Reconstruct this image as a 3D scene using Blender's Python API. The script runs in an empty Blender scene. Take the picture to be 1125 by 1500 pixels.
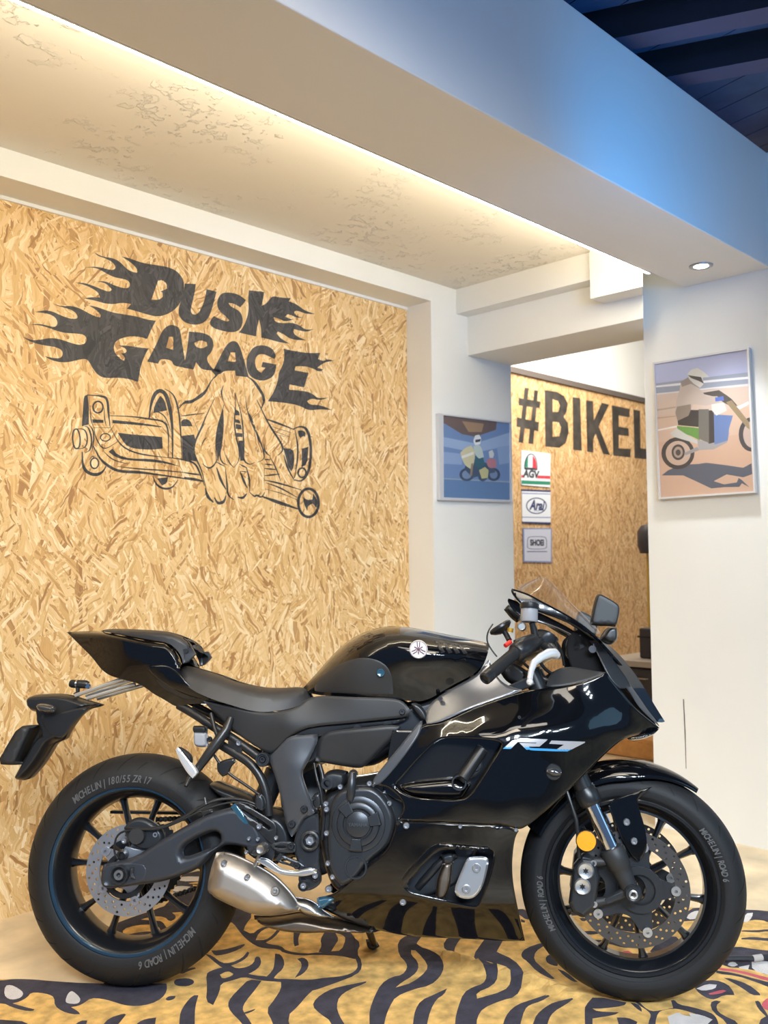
import bpy, bmesh, math, random
from mathutils import Vector, Matrix, Quaternion
from mathutils.geometry import delaunay_2d_cdt

scene = bpy.context.scene
COL = scene.collection
random.seed(7)

# ------------------------------------------------------------------ camera
F_PX, CX, CY, CAM_H = 1350.0, 562.5, 750.0, 1.187
_a = Vector((1905 - CX, -(812 - CY), -F_PX)).normalized()      # room X direction seen by the camera
_b = Vector((-800 - CX, -(835 - CY), -F_PX))                   # room Y direction
_u = _a.cross(_b).normalized()
_y = _u.cross(_a)
CAM_R = Matrix((_a, _y, _u))                                   # camera axes -> room axes
CAM_P = Vector((0, 0, CAM_H))
cam_data = bpy.data.cameras.new('camera')
cam_data.sensor_fit = 'VERTICAL'
cam_data.sensor_height = 36.0
cam_data.lens = 36.0 * F_PX / 1500.0
cam_data.clip_start = 0.05
cam_data.dof.use_dof = True
cam_data.dof.focus_distance = 2.55
cam_data.dof.aperture_fstop = 5.0
cam = bpy.data.objects.new('camera', cam_data)
COL.objects.link(cam)
cam.matrix_world = Matrix.Translation(CAM_P) @ CAM_R.to_4x4()
scene.camera = cam

# ------------------------------------------------------------------ world, exposure, lights
scene.view_settings.view_transform = 'Standard'
scene.view_settings.look = 'None'
scene.view_settings.gamma = 1.0
scene.view_settings.exposure = 0.05
scene.view_settings.use_curve_mapping = False
world = bpy.data.worlds.new('world')
scene.world = world
world.use_nodes = True
world.node_tree.nodes['Background'].inputs[0].default_value = (0.34, 0.56, 1.0, 1)
world.node_tree.nodes['Background'].inputs[1].default_value = 0.27


def area_light(name, loc, target, size, size_y, power, color):
    d = bpy.data.lights.new(name, 'AREA')
    d.shape = 'RECTANGLE'
    d.size, d.size_y, d.energy, d.color = size, size_y, power, color
    o = bpy.data.objects.new(name, d)
    o.location = loc
    o.rotation_euler = (Vector(target) - Vector(loc)).to_track_quat('-Z', 'Y').to_euler()
    COL.objects.link(o)
    return o


def spot_light(name, loc, target, power, color, angle, blend, radius=0.05):
    d = bpy.data.lights.new(name, 'SPOT')
    d.energy, d.color, d.spot_size, d.spot_blend, d.shadow_soft_size = power, color, angle, blend, radius
    o = bpy.data.objects.new(name, d)
    o.location = loc
    o.rotation_euler = (Vector(target) - Vector(loc)).to_track_quat('-Z', 'Y').to_euler()
    COL.objects.link(o)
    return o


WARM = (1.0, 0.86, 0.66)
COOL = (0.74, 0.87, 1.0)


def aimed(o, spread):
    o.data.spread = math.radians(spread)
    return o


# two rows of lamps behind the photographer
for _r in range(2):
    for _c in range(5):
        _p = Vector((-1.75 + 0.52 * _c + 0.5 * _r, -1.35 - 0.52 * _c + 0.5 * _r, 3.25))
        aimed(area_light('shop_lamp', _p, _p + Vector((3.4, 4.2, -3.9)), 0.26, 0.26, 4.8, (0.76, 0.88, 1.0)), 56)
# unseen blue light added at the right for reflections on nose and screen
area_light('blue_side_fill', (3.55, -1.5, 1.7), (2.3, 1.6, 0.9), 1.2, 1.6, 9, (0.36, 0.70, 1.0))
# unseen fill added overhead to lift the floor and rug
aimed(area_light('floor_fill', (1.0, 0.75, 2.9), (1.9, 1.95, 0.0), 1.5, 0.4, 4, (1.0, 0.92, 0.80)), 90)
# warm fill added out of frame to brighten the board wall and motorcycle
aimed(area_light('warm_wall_fill', (0.75, 0.70, 2.35), (1.8, 3.1, 0.25), 0.9, 0.35, 6, (1.0, 0.86, 0.68)), 92)
# room behind the doorway
area_light('back_room_light', (6.6, 3.6, 3.1), (7.0, 4.6, 1.9), 2.2, 0.8, 62, (1.0, 0.95, 0.86))
# blue lamp washing the outside of the beam
spot_light('blue_wash', (2.55, 0.75, 2.10), (2.86, 1.51, 2.46), 24, (0.02, 0.38, 1.0), math.radians(100), 1.0, 0.05)

spot_light('blue_fill', (0.1, -1.7, 2.0), (2.4, 1.51, 2.72), 130, (0.16, 0.42, 1.0), math.radians(40), 0.5, 0.25)  # unseen fill added to tint the beam's outer face blue

# ------------------------------------------------------------------ unprojection helpers
def px_ray(px, py):
    return CAM_R @ Vector((px - CX, -(py - CY), -F_PX))


def on_plane(px, py, axis, value):
    r = px_ray(px, py)
    t = (value - CAM_P[axis]) / r[axis]
    return CAM_P + r * t


def crop(ox, oy, s, pts):
    return [(ox + x / s, oy + y / s) for x, y in pts]


# ------------------------------------------------------------------ materials
MATS = {}


def mat(name, color, rough=0.5, metal=0.0, coat=0.0, spec=None, bump=None, emit=None, var=None, trans=0.0):
    m = bpy.data.materials.new(name)
    m.use_nodes = True
    nt = m.node_tree
    b = nt.nodes['Principled BSDF']
    b.inputs['Base Color'].default_value = (*color, 1)
    b.inputs['Roughness'].default_value = rough
    b.inputs['Metallic'].default_value = metal
    b.inputs['Coat Weight'].default_value = coat
    b.inputs['Coat Roughness'].default_value = 0.03
    if spec is not None:
        b.inputs['Specular IOR Level'].default_value = spec
    if trans:
        b.inputs['Transmission Weight'].default_value = trans
    if emit:
        b.inputs['Emission Color'].default_value = (*emit[0], 1)
        b.inputs['Emission Strength'].default_value = emit[1]
    tc = nt.nodes.new('ShaderNodeTexCoord')
    if var:                                        # (scale, amount)
        n = nt.nodes.new('ShaderNodeTexNoise')
        n.inputs['Scale'].default_value = var[0]
        n.inputs['Detail'].default_value = 5
        nt.links.new(tc.outputs['Object'], n.inputs['Vector'])
        r = nt.nodes.new('ShaderNodeMapRange')
        r.inputs[1].default_value, r.inputs[2].default_value = 0.3, 0.7
        r.inputs[3].default_value, r.inputs[4].default_value = 1 - var[1], 1 + var[1]
        nt.links.new(n.outputs['Fac'], r.inputs[0])
        mx = nt.nodes.new('ShaderNodeVectorMath')
        mx.operation = 'SCALE'
        mx.inputs[0].default_value = color
        nt.links.new(r.outputs[0], mx.inputs['Scale'])
        nt.links.new(mx.outputs[0], b.inputs['Base Color'])
    if bump:                                       # (scale, strength)
        n2 = nt.nodes.new('ShaderNodeTexNoise')
        n2.inputs['Scale'].default_value = bump[0]
        n2.inputs['Detail'].default_value = 4
        nt.links.new(tc.outputs['Object'], n2.inputs['Vector'])
        bp = nt.nodes.new('ShaderNodeBump')
        bp.inputs['Strength'].default_value = bump[1]
        bp.inputs['Distance'].default_value = 0.004
        nt.links.new(n2.outputs['Fac'], bp.inputs['Height'])
        nt.links.new(bp.outputs[0], b.inputs['Normal'])
    MATS[name] = m
    return m


def srgb(r, g, b):
    f = lambda c: (c / 255 / 12.92) if c <= 10 else ((c / 255 + 0.055) / 1.055) ** 2.4
    return (f(r), f(g), f(b))


def osb_material(name, tones, plane, scale=1.0, dark=0.0):
    """Oriented strand board: three layers of long flakes, each lying at its own angle."""
    m = bpy.data.materials.new(name)
    m.use_nodes = True
    nt = m.node_tree
    N, Lk = nt.nodes, nt.links
    b = N['Principled BSDF']
    b.inputs['Roughness'].default_value = 0.55
    tc = N.new('ShaderNodeTexCoord')
    mp = N.new('ShaderNodeMapping')                # put the board's plane on x,y
    if plane == 'xz':
        mp.inputs['Rotation'].default_value = (math.radians(-90), 0, 0)
    Lk.new(tc.outputs['Object'], mp.inputs['Vector'])
    flat = N.new('ShaderNodeVectorMath')
    flat.operation = 'MULTIPLY'
    flat.inputs[1].default_value = (scale, scale, 0)
    Lk.new(mp.outputs[0], flat.inputs[0])
    cur = None
    hgt = None
    layers = [(7.0, 110, 14, 0.0, 0.8, (0, 0)), (9.0, 85, 11, 0.40, 1.1, (3.3, 1.7)), (12.0, 130, 15, 0.50, 1.4, (7.1, 5.2)), (8.0, 75, 8, 0.62, 0.7, (1.1, 9.2)), (10.0, 170, 12, 0.66, 1.0, (5.9, 2.4))]
    for cell, sx, sy, thr, spread, off in layers:
        ad = N.new('ShaderNodeVectorMath')
        ad.operation = 'ADD'
        ad.inputs[1].default_value = (off[0], off[1], 0)
        Lk.new(flat.outputs[0], ad.inputs[0])
        wob = N.new('ShaderNodeTexNoise')
        wob.inputs['Scale'].default_value = 14
        Lk.new(ad.outputs[0], wob.inputs['Vector'])
        wsc = N.new('ShaderNodeVectorMath')
        wsc.operation = 'MULTIPLY_ADD'
        wsc.inputs[1].default_value = (0.03, 0.03, 0)
        Lk.new(wob.outputs['Color'], wsc.inputs[0])
        Lk.new(ad.outputs[0], wsc.inputs[2])
        v = N.new('ShaderNodeTexVoronoi')
        v.inputs['Scale'].default_value = cell
        Lk.new(wsc.outputs[0], v.inputs['Vector'])
        sep = N.new('ShaderNodeSeparateColor')
        Lk.new(v.outputs['Color'], sep.inputs[0])
        ang = N.new('ShaderNodeMapRange')
        ang.inputs[3].default_value, ang.inputs[4].default_value = -spread, spread
        Lk.new(sep.outputs[0], ang.inputs[0])
        rot = N.new('ShaderNodeVectorRotate')
        rot.rotation_type = 'Z_AXIS'
        Lk.new(wsc.outputs[0], rot.inputs['Vector'])
        Lk.new(ang.outputs[0], rot.inputs['Angle'])
        st = N.new('ShaderNodeVectorMath')
        st.operation = 'MULTIPLY'
        st.inputs[1].default_value = (sx, sy, 1)
        Lk.new(rot.outputs[0], st.inputs[0])
        fl = N.new('ShaderNodeTexVoronoi')
        fl.inputs['Scale'].default_value = 1.0
        Lk.new(st.outputs[0], fl.inputs['Vector'])
        s2 = N.new('ShaderNodeSeparateColor')
        Lk.new(fl.outputs['Color'], s2.inputs[0])
        rp = N.new('ShaderNodeValToRGB')
        rp.color_ramp.interpolation = 'LINEAR'
        els = rp.color_ramp.elements
        els[0].position, els[0].color = 0.0, (*tones[0], 1)
        els[1].position, els[1].color = 1.0, (*tones[-1], 1)
        for k, t in enumerate(tones[1:-1]):
            e = els.new((k + 1) / (len(tones) - 1))
            e.color = (*t, 1)
        Lk.new(s2.outputs[0], rp.inputs[0])
        gr = N.new('ShaderNodeTexNoise')           # wood grain along each flake
        gr.inputs['Scale'].default_value = 1.0
        gr.inputs['Detail'].default_value = 3
        g2 = N.new('ShaderNodeVectorMath')
        g2.operation = 'MULTIPLY'
        g2.inputs[1].default_value = (640, 16, 1)
        Lk.new(rot.outputs[0], g2.inputs[0])
        Lk.new(g2.outputs[0], gr.inputs['Vector'])
        gm = N.new('ShaderNodeMapRange')
        gm.inputs[1].default_value, gm.inputs[2].default_value = 0.3, 0.7
        gm.inputs[3].default_value, gm.inputs[4].default_value = 0.84, 1.09
        Lk.new(gr.outputs['Fac'], gm.inputs[0])
        cm = N.new('ShaderNodeVectorMath')
        cm.operation = 'SCALE'
        Lk.new(rp.outputs[0], cm.inputs[0])
        Lk.new(gm.outputs[0], cm.inputs['Scale'])
        if cur is None:
            cur, hgt = cm.outputs[0], s2.outputs[1]
        else:
            gt = N.new('ShaderNodeMath')
            gt.operation = 'GREATER_THAN'
            gt.inputs[1].default_value = thr
            Lk.new(s2.outputs[2], gt.inputs[0])
            mx = N.new('ShaderNodeMix')
            mx.data_type = 'RGBA'
            Lk.new(gt.outputs[0], mx.inputs[0])
            Lk.new(cur, mx.inputs[6])
            Lk.new(cm.outputs[0], mx.inputs[7])
            cur = mx.outputs[2]
            mh = N.new('ShaderNodeMix')
            Lk.new(gt.outputs[0], mh.inputs[0])
            Lk.new(hgt, mh.inputs[2])
            Lk.new(s2.outputs[1], mh.inputs[3])
            hgt = mh.outputs[0]
    if dark:
        sc = N.new('ShaderNodeMix')
        sc.data_type = 'RGBA'
        sc.inputs[0].default_value = dark
        sc.inputs[7].default_value = (0.02, 0.02, 0.022, 1)
        Lk.new(cur, sc.inputs[6])
        cur = sc.outputs[2]
    Lk.new(cur, b.inputs['Base Color'])
    bp = N.new('ShaderNodeBump')
    bp.inputs['Strength'].default_value = 0.25
    bp.inputs['Distance'].default_value = 0.002
    Lk.new(hgt, bp.inputs['Height'])
    Lk.new(bp.outputs[0], b.inputs['Normal'])
    MATS[name] = m
    return m


# ------------------------------------------------------------------ mesh helpers
def link_mesh(name, verts, faces, material=None, parent=None, smooth=False, mats=None, fmats=None, fix=True):
    me = bpy.data.meshes.new(name)
    me.from_pydata([tuple(v) for v in verts], [], faces)
    for mm in (mats or ([material] if material else [])):
        me.materials.append(mm)
    if fmats:
        me.polygons.foreach_set('material_index', fmats)
    if fix:
        bm = bmesh.new()
        bm.from_mesh(me)
        bmesh.ops.recalc_face_normals(bm, faces=bm.faces)
        bm.to_mesh(me)
        bm.free()
    if smooth:
        me.polygons.foreach_set('use_smooth', [True] * len(me.polygons))
        me.set_sharp_from_angle(angle=math.radians(smooth if smooth is not True else 40))
    o = bpy.data.objects.new(name, me)
    COL.objects.link(o)
    if parent:
        o.parent = parent
    return o


class MB:
    """collects simple solids into one mesh"""
    def __init__(self):
        self.v, self.f = [], []

    def add(self, verts, faces):
        n = len(self.v)
        self.v += [Vector(p) for p in verts]
        self.f += [tuple(i + n for i in f) for f in faces]
        return self

    def box(self, a, b, M=None):
        (x0, y0, z0), (x1, y1, z1) = a, b
        vs = [Vector(p) for p in ((x0, y0, z0), (x1, y0, z0), (x1, y1, z0), (x0, y1, z0), (x0, y0, z1), (x1, y0, z1), (x1, y1, z1), (x0, y1, z1))]
        if M:
            vs = [M @ p for p in vs]
        return self.add(vs, [(0, 3, 2, 1), (4, 5, 6, 7), (0, 1, 5, 4), (1, 2, 6, 5), (2, 3, 7, 6), (3, 0, 4, 7)])

    def tube(self, pts, r, seg=10, caps=True, flat=1.0):
        """tube along points; r number or list"""
        pts = [Vector(p) for p in pts]
        n = len(pts)
        rs = r if isinstance(r, (list, tuple)) else [r] * n
        rings = []
        prev = None
        for i, p in enumerate(pts):
            t = (pts[min(i + 1, n - 1)] - pts[max(i - 1, 0)])
            if t.length < 1e-9:
                t = Vector((0, 0, 1))
            t.normalize()
            if prev is None:
                a = t.orthogonal().normalized()
            else:
                a = prev - t * prev.dot(t)
                a = a.normalized() if a.length > 1e-6 else t.orthogonal().normalized()
            prev = a
            bb = t.cross(a)
            rings.append([p + (a * math.cos(2 * math.pi * k / seg) + bb * math.sin(2 * math.pi * k / seg) * flat) * rs[i] for k in range(seg)])
        vs = [q for ring in rings for q in ring]
        fs = []
        for i in range(n - 1):
            for k in range(seg):
                k2 = (k + 1) % seg
                fs.append((i * seg + k, i * seg + k2, (i + 1) * seg + k2, (i + 1) * seg + k))
        if caps:
            fs.append(tuple(range(seg - 1, -1, -1)))
            fs.append(tuple((n - 1) * seg + k for k in range(seg)))
        return self.add(vs, fs)

    def lathe(self, prof, c, axis, seg=48, closed=False, a0=0.0, a1=2 * math.pi, up=None):
        """prof: list of (radius, along-axis)"""
        c, axis = Vector(c), Vector(axis).normalized()
        u = (Vector(up) - axis * Vector(up).dot(axis)).normalized() if up else axis.orthogonal().normalized()
        w = axis.cross(u)
        full = abs(a1 - a0 - 2 * math.pi) < 1e-6
        ns = seg if full else seg + 1
        m = len(prof)
        vs = []
        for i in range(ns):
            t = a0 + (a1 - a0) * i / seg
            d = u * math.cos(t) + w * math.sin(t)
            for r, h in prof:
                vs.append(c + d * r + axis * h)
        fs = []
        for i in range(seg):
            i2 = (i + 1) % ns
            for k in range(m if closed else m - 1):
                k2 = (k + 1) % m
                fs.append((i * m + k, i2 * m + k, i2 * m + k2, i * m + k2))
        return self.add(vs, fs)

    def build(self, name, material, parent=None, smooth=35):
        o = link_mesh(name, self.v, self.f, material, parent, smooth)
        bm = bmesh.new()
        bm.from_mesh(o.data)
        bmesh.ops.remove_doubles(bm, verts=bm.verts, dist=1e-6)
        bmesh.ops.dissolve_degenerate(bm, edges=bm.edges, dist=1e-7)
        bmesh.ops.recalc_face_normals(bm, faces=bm.faces)
        bm.to_mesh(o.data)
        bm.free()
        return o


def tag(o, label=None, category=None, group=None, kind=None):
    if label:
        o['label'] = label
    if category:
        o['category'] = category
    if group:
        o['group'] = group
    if kind:
        o['kind'] = kind
    return o


def empty(name, loc=(0, 0, 0)):
    o = bpy.data.objects.new(name, None)
    o.empty_display_size = 0.1
    o.location = loc
    COL.objects.link(o)
    return o


def structure(name, mb, material, smooth=False):
    return tag(mb.build(name, material, None, smooth), kind='structure')


def bevel(o, w, seg=2):
    md = o.modifiers.new('bevel', 'BEVEL')
    md.width, md.segments, md.limit_method, md.angle_limit = w, seg, 'ANGLE', math.radians(40)
    return o


# polygons in 2-D
def pip(x, y, poly):
    c = False
    j = len(poly) - 1
    for i in range(len(poly)):
        xi, yi = poly[i]
        xj, yj = poly[j]
        if (yi > y) != (yj > y) and x < (xj - xi) * (y - yi) / (yj - yi) + xi:
            c = not c
        j = i
    return c


def smooth_poly(pts, it=2, closed=True, sharp=55):
    """corner cutting that keeps corners sharper than the given turn"""
    for _ in range(it):
        n = len(pts)
        out = []
        for i in range(n):
            if not closed and i in (0, n - 1):
                out.append(pts[i])
                continue
            p0, p1, p2 = pts[i - 1], pts[i], pts[(i + 1) % n]
            a = math.atan2(p1[1] - p0[1], p1[0] - p0[0])
            b = math.atan2(p2[1] - p1[1], p2[0] - p1[0])
            d = abs((b - a + math.pi) % (2 * math.pi) - math.pi)
            if d > math.radians(sharp) or d < 0.02:
                out.append(p1)
            else:
                out.append((p1[0] * .75 + p0[0] * .25, p1[1] * .75 + p0[1] * .25))
                out.append((p1[0] * .75 + p2[0] * .25, p1[1] * .75 + p2[1] * .25))
        pts = out
    return pts


def resample(poly, step):
    out = []
    n = len(poly)
    for i in range(n):
        a, b = poly[i], poly[(i + 1) % n]
        d = math.hypot(b[0] - a[0], b[1] - a[1])
        if d < 1e-6:
            continue
        k = max(1, int(round(d / step)))
        for j in range(k):
            out.append((a[0] + (b[0] - a[0]) * j / k, a[1] + (b[1] - a[1]) * j / k))
    return out


def mosaic(base, layers, mapf, name, mats, parent=None, thick=0.0, grid=None, drop=None, back=None):
    """one flat mesh cut into coloured areas.  base: outline (or None), layers: (polygon, material index)."""
    vs, es = [], []

    def addp(p):
        n = len(vs)
        vs.extend([Vector((x, y)) for x, y in p])
        es.extend([(n + i, n + (i + 1) % len(p)) for i in range(len(p))])
    if base:
        addp(base)
    for p, _ in layers:
        addp(p)
    if grid and base:
        xs = [p[0] for p in base]
        ys = [p[1] for p in base]
        x = min(xs)
        while x < max(xs):
            y = min(ys)
            while y < max(ys):
                if pip(x, y, base):
                    vs.append(Vector((x + 0.013, y + 0.017)))
                y += grid[1]
            x += grid[0]
    ov, oe, of, _, _, _ = delaunay_2d_cdt(vs, es, [], 0, 1e-4)
    boxes = [(min(q[0] for q in p), max(q[0] for q in p), min(q[1] for q in p), max(q[1] for q in p)) for p, _ in layers]
    faces, fm = [], []
    for f in of:
        cx = sum(ov[i][0] for i in f) / 3
        cy = sum(ov[i][1] for i in f) / 3
        mi = 0 if (base and pip(cx, cy, base)) else None
        if base and mi is None:
            continue
        for (p, k), bx in zip(layers, boxes):
            if bx[0] <= cx <= bx[1] and bx[2] <= cy <= bx[3] and pip(cx, cy, p):
                mi = k
        if mi is None or mi == drop:
            continue
        faces.append(tuple(f))
        fm.append(mi)
    used = sorted({i for f in faces for i in f})
    rm = {i: k for k, i in enumerate(used)}
    V = [mapf(ov[i][0], ov[i][1]) for i in used]
    Fc = [tuple(rm[i] for i in f) for f in faces]
    if back is not None:
        cnt = {}
        for f, k in zip(Fc, fm):
            for i in range(len(f)):
                e = (f[i], f[(i + 1) % len(f)])
                cnt[e] = k
        n = len(V)
        V = V + [v + back for v in V]
        extra, em = [], []
        for f, k in zip(Fc, fm):
            extra.append(tuple(i + n for i in reversed(f)))
            em.append(k)
        for (a, b), k in cnt.items():
            if (b, a) not in cnt:
                extra.append((a, b, b + n, a + n))
                em.append(k)
        Fc, fm = Fc + extra, fm + em
    return link_mesh(name, V, Fc, None, parent, False, mats, fm, fix=back is not None)


def stroke(pts, w, closed=False, it=2):
    """a painted line as a polygon (list of quads merged by the mosaic)"""
    pts = smooth_poly(pts, it, closed, sharp=120)
    if closed:
        pts = pts + [pts[0]]
    n = len(pts)
    lft, rgt = [], []
    for i in range(n):
        a, b = pts[max(i - 1, 0)], pts[min(i + 1, n - 1)]
        dx, dy = b[0] - a[0], b[1] - a[1]
        d = math.hypot(dx, dy) or 1
        nx, ny = -dy / d, dx / d
        t = 1.0
        if not closed:
            t = 0.35 + 0.65 * min(1, min(i, n - 1 - i) / (0.25 * n + 0.01))
        lft.append((pts[i][0] + nx * w / 2 * t, pts[i][1] + ny * w / 2 * t))
        rgt.append((pts[i][0] - nx * w / 2 * t, pts[i][1] - ny * w / 2 * t))
    if closed:
        return [[lft[i], lft[i + 1], rgt[i + 1], rgt[i]] for i in range(n - 1)]
    return [lft + rgt[::-1]]


def ellipse(cx, cy, rx, ry, n=24):
    return [(cx + rx * math.cos(2 * math.pi * i / n), cy + ry * math.sin(2 * math.pi * i / n)) for i in range(n)]


# ------------------------------------------------------------------ room materials
M_white = mat('white_paint', srgb(234, 233, 228), 0.6, bump=(35, 0.10), var=(2.5, 0.02))
M_beam = mat('beam_paint', srgb(226, 224, 222), 0.55, bump=(60, 0.06))
M_floor = mat('worn_concrete', srgb(216, 194, 158), 0.42, bump=(14, 0.2), var=(5.0, 0.26))
M_backfloor = M_floor
M_dark = mat('dark_timber', srgb(26, 24, 36), 0.7, var=(9, 0.25))
M_plank = mat('dark_blue_planks', srgb(78, 98, 136), 0.7, bump=(20, 0.3), var=(6, 0.25))
M_underlit = mat('rafter_underside_lit', srgb(86, 80, 104), 0.7)  # rafter timber made paler: light from the floor put into the colour
M_black = mat('black_paint', srgb(24, 24, 26), 0.6)
M_grey = mat('grey_trim', srgb(92, 82, 76), 0.6)
M_osb = osb_material('strand_board', [srgb(168, 122, 74), srgb(212, 168, 108), srgb(224, 186, 126), srgb(230, 194, 138), srgb(236, 204, 152), srgb(246, 226, 186)], 'xz', 0.78)
M_osb2 = osb_material('strand_board_worn', [srgb(160, 118, 72), srgb(196, 150, 96), srgb(216, 172, 116), srgb(222, 182, 130), srgb(236, 204, 156)], 'xz', 0.8)
M_osbink = osb_material('strand_board_painted', [srgb(36, 36, 39), srgb(52, 51, 54), srgb(58, 57, 60), srgb(66, 65, 68), srgb(82, 80, 82)], 'xz', 0.78)
M_ink2 = mat('brushed_black_paint', srgb(58, 52, 46), 0.6, var=(11, 0.55))

# plastered ceiling with flaking patches
M_ceil = mat('flaking_plaster', srgb(228, 222, 210), 0.65)
nt = M_ceil.node_tree
tc = nt.nodes.new('ShaderNodeTexCoord')
n1 = nt.nodes.new('ShaderNodeTexNoise'); n1.inputs['Scale'].default_value = 2.6; n1.inputs['Detail'].default_value = 2
n2 = nt.nodes.new('ShaderNodeTexNoise'); n2.inputs['Scale'].default_value = 24; n2.inputs['Detail'].default_value = 6; n2.inputs['Roughness'].default_value = 0.6
nt.links.new(tc.outputs['Object'], n1.inputs['Vector'])
nt.links.new(tc.outputs['Object'], n2.inputs['Vector'])
mr = nt.nodes.new('ShaderNodeMapRange'); mr.inputs[1].default_value = 0.46; mr.inputs[2].default_value = 0.60
nt.links.new(n1.outputs['Fac'], mr.inputs[0])
st_ = nt.nodes.new('ShaderNodeMapRange'); st_.inputs[1].default_value = 0.55; st_.inputs[2].default_value = 0.60
nt.links.new(n2.outputs['Fac'], st_.inputs[0])
ml = nt.nodes.new('ShaderNodeMath'); ml.operation = 'MULTIPLY'
nt.links.new(mr.outputs[0], ml.inputs[0]); nt.links.new(st_.outputs[0], ml.inputs[1])
bp = nt.nodes.new('ShaderNodeBump'); bp.inputs['Strength'].default_value = 0.72; bp.inputs['Distance'].default_value = 0.012
nt.links.new(ml.outputs[0], bp.inputs['Height'])
nt.links.new(bp.outputs[0], nt.nodes['Principled BSDF'].inputs['Normal'])

# ------------------------------------------------------------------ room shell (metres; X along the back wall, Y into it)
structure('floor', MB().box((-2.5, -3.0, -0.06), (9.6, 4.62, 0.0)), M_floor)
structure('wall_back', MB().box((-2.5, 3.147, 0.0), (3.344, 3.19, 2.474)), M_osb)
wb = MB().box((-2.5, 2.982, 2.469), (3.344, 3.3, 2.75)).box((3.344, 2.982, 0), (3.985, 3.3, 2.75))
structure('wall_pillar', wb, M_white)
structure('trim_1', MB().box((-2.5, 3.139, 2.456), (3.344, 3.147, 2.469)), M_white)
structure('ceiling', MB().box((-2.5, 1.7, 2.565), (3.7, 2.99, 2.7)), M_ceil)
bevel(structure('trim_2', MB().box((-2.5, 1.51, 2.395), (3.815, 1.89, 2.885)), M_beam), 0.004)
# beam over the doorway with the stepped upper part and its broken plaster block; their right ends are splayed


def splayed(name, x0, x1, y1, z0, z1, w):
    k, xe = 0.5492, min(x1, 3.8149)
    ring = [(x0, x0 * k), (xe, xe * k), (x1 + .001, xe * k), (x1 + .001, y1), (x0, y1)]
    n = len(ring)
    vs = [(x, y, z0) for x, y in ring] + [(x, y, z1) for x, y in ring]
    fs = [tuple(range(n - 1, -1, -1)), tuple(range(n, 2 * n))] + [(i, (i + 1) % n, n + (i + 1) % n, n + i) for i in range(n)]
    return bevel(structure(name, MB().add(vs, fs), M_white), w)


splayed('trim_3', 3.624, 3.985, 2.99, 2.24, 2.70, 0.003)
splayed('trim_4', 3.536, 3.64, 2.99, 2.44, 2.68, 0.006)
splayed('trim_5', 3.512, 3.63, 2.185, 2.345, 2.66, 0.014)
structure('wall_right', MB().box((3.815, 0.4, 0), (4.02, 2.097, 2.885)), M_white)
# room behind the doorway
structure('wall_far', MB().box((5.0, 4.6, 0), (9.6, 4.66, 2.755)).box((3.9, 4.6, 0), (5.0, 4.66, 2.755)), M_osb2)
structure('wall_far_upper', MB().box((3.9, 4.62, 2.755), (9.6, 4.72, 3.6)), M_white)
structure('trim_6', MB().box((3.9, 4.57, 2.752), (9.6, 4.62, 2.80)), M_grey)
structure('ceiling_far', MB().box((3.985, 2.097, 3.4), (9.6, 4.7, 3.5)), M_white)
structure('wall_far_left', MB().box((3.9, 3.3, 0), (3.985, 4.6, 3.5)), M_white)
structure('wall_far_right', MB().box((9.5, 1.0, 0), (9.6, 4.6, 3.5)), M_white)
# roof over the main room: plank deck on dark rafters that rest on the beam
DECK = 3.05
d0 = on_plane(900, 160, 2, DECK)
d1 = on_plane(1125, 37, 2, DECK)
pd = Vector((d1.x - d0.x, d1.y - d0.y, 0)).normalized()
pn = Vector((-pd.y, pd.x, 0))


def clipped(mb, name, material, cuts):
    o = mb.build(name, material, None, False)
    bm = bmesh.new()
    bm.from_mesh(o.data)
    for co, no in cuts:
        g = bm.verts[:] + bm.edges[:] + bm.faces[:]
        bmesh.ops.bisect_plane(bm, geom=g, plane_co=co, plane_no=no, clear_outer=True)
    bm.to_mesh(o.data)
    bm.free()
    return tag(o, kind='structure')


for nm, cuts in (('ceiling_roof', [((3.99, 0, 0), (1, 0, 0)), ((0, 2.9, 0), (0, 1, 0)), ((0.6, 0, 0), (-1, 0, 0))]), ('ceiling_roof_outer', [((3.99, 0, 0), (-1, 0, 0)), ((0, 2.097, 0), (0, 1, 0))])):
    planks = MB()
    for k in range(-26, 26):
        c = d0 + pn * (0.150 * k)
        Mx = Matrix.Translation(Vector((c.x, c.y, DECK))) @ Matrix(((pd.x, pn.x, 0), (pd.y, pn.y, 0), (0, 0, 1))).to_4x4()
        planks.box((-2.6, -0.0725, 0), (3.0, 0.0725, 0.02), Mx)
    planks.box((0.5, -0.8, DECK + .03), (6.5, 2.9, DECK + .06))
    clipped(planks, nm, M_plank, cuts)
rd = Vector((0.40715, -0.91336, 0))
rn = Vector((-0.91336, -0.40715, 0))
for i, (x, y) in enumerate(((3.0512, 1.5506), (2.696, 1.5501), (2.30, 1.55), (1.9, 1.55))):
    Mx = Matrix.Translation(Vector((x, y, 2.94))) @ Matrix(((rd.x, rn.x, 0), (rd.y, rn.y, 0), (0, 0, 1))).to_4x4()
    o = structure('trim_%d' % (10 + i), MB().box((-0.25, -0.095, 0), (2.2, 0, DECK - 2.94 - .001), Mx), M_dark)
    o.data.materials.append(M_underlit)
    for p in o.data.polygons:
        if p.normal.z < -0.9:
            p.material_index = 1

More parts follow.
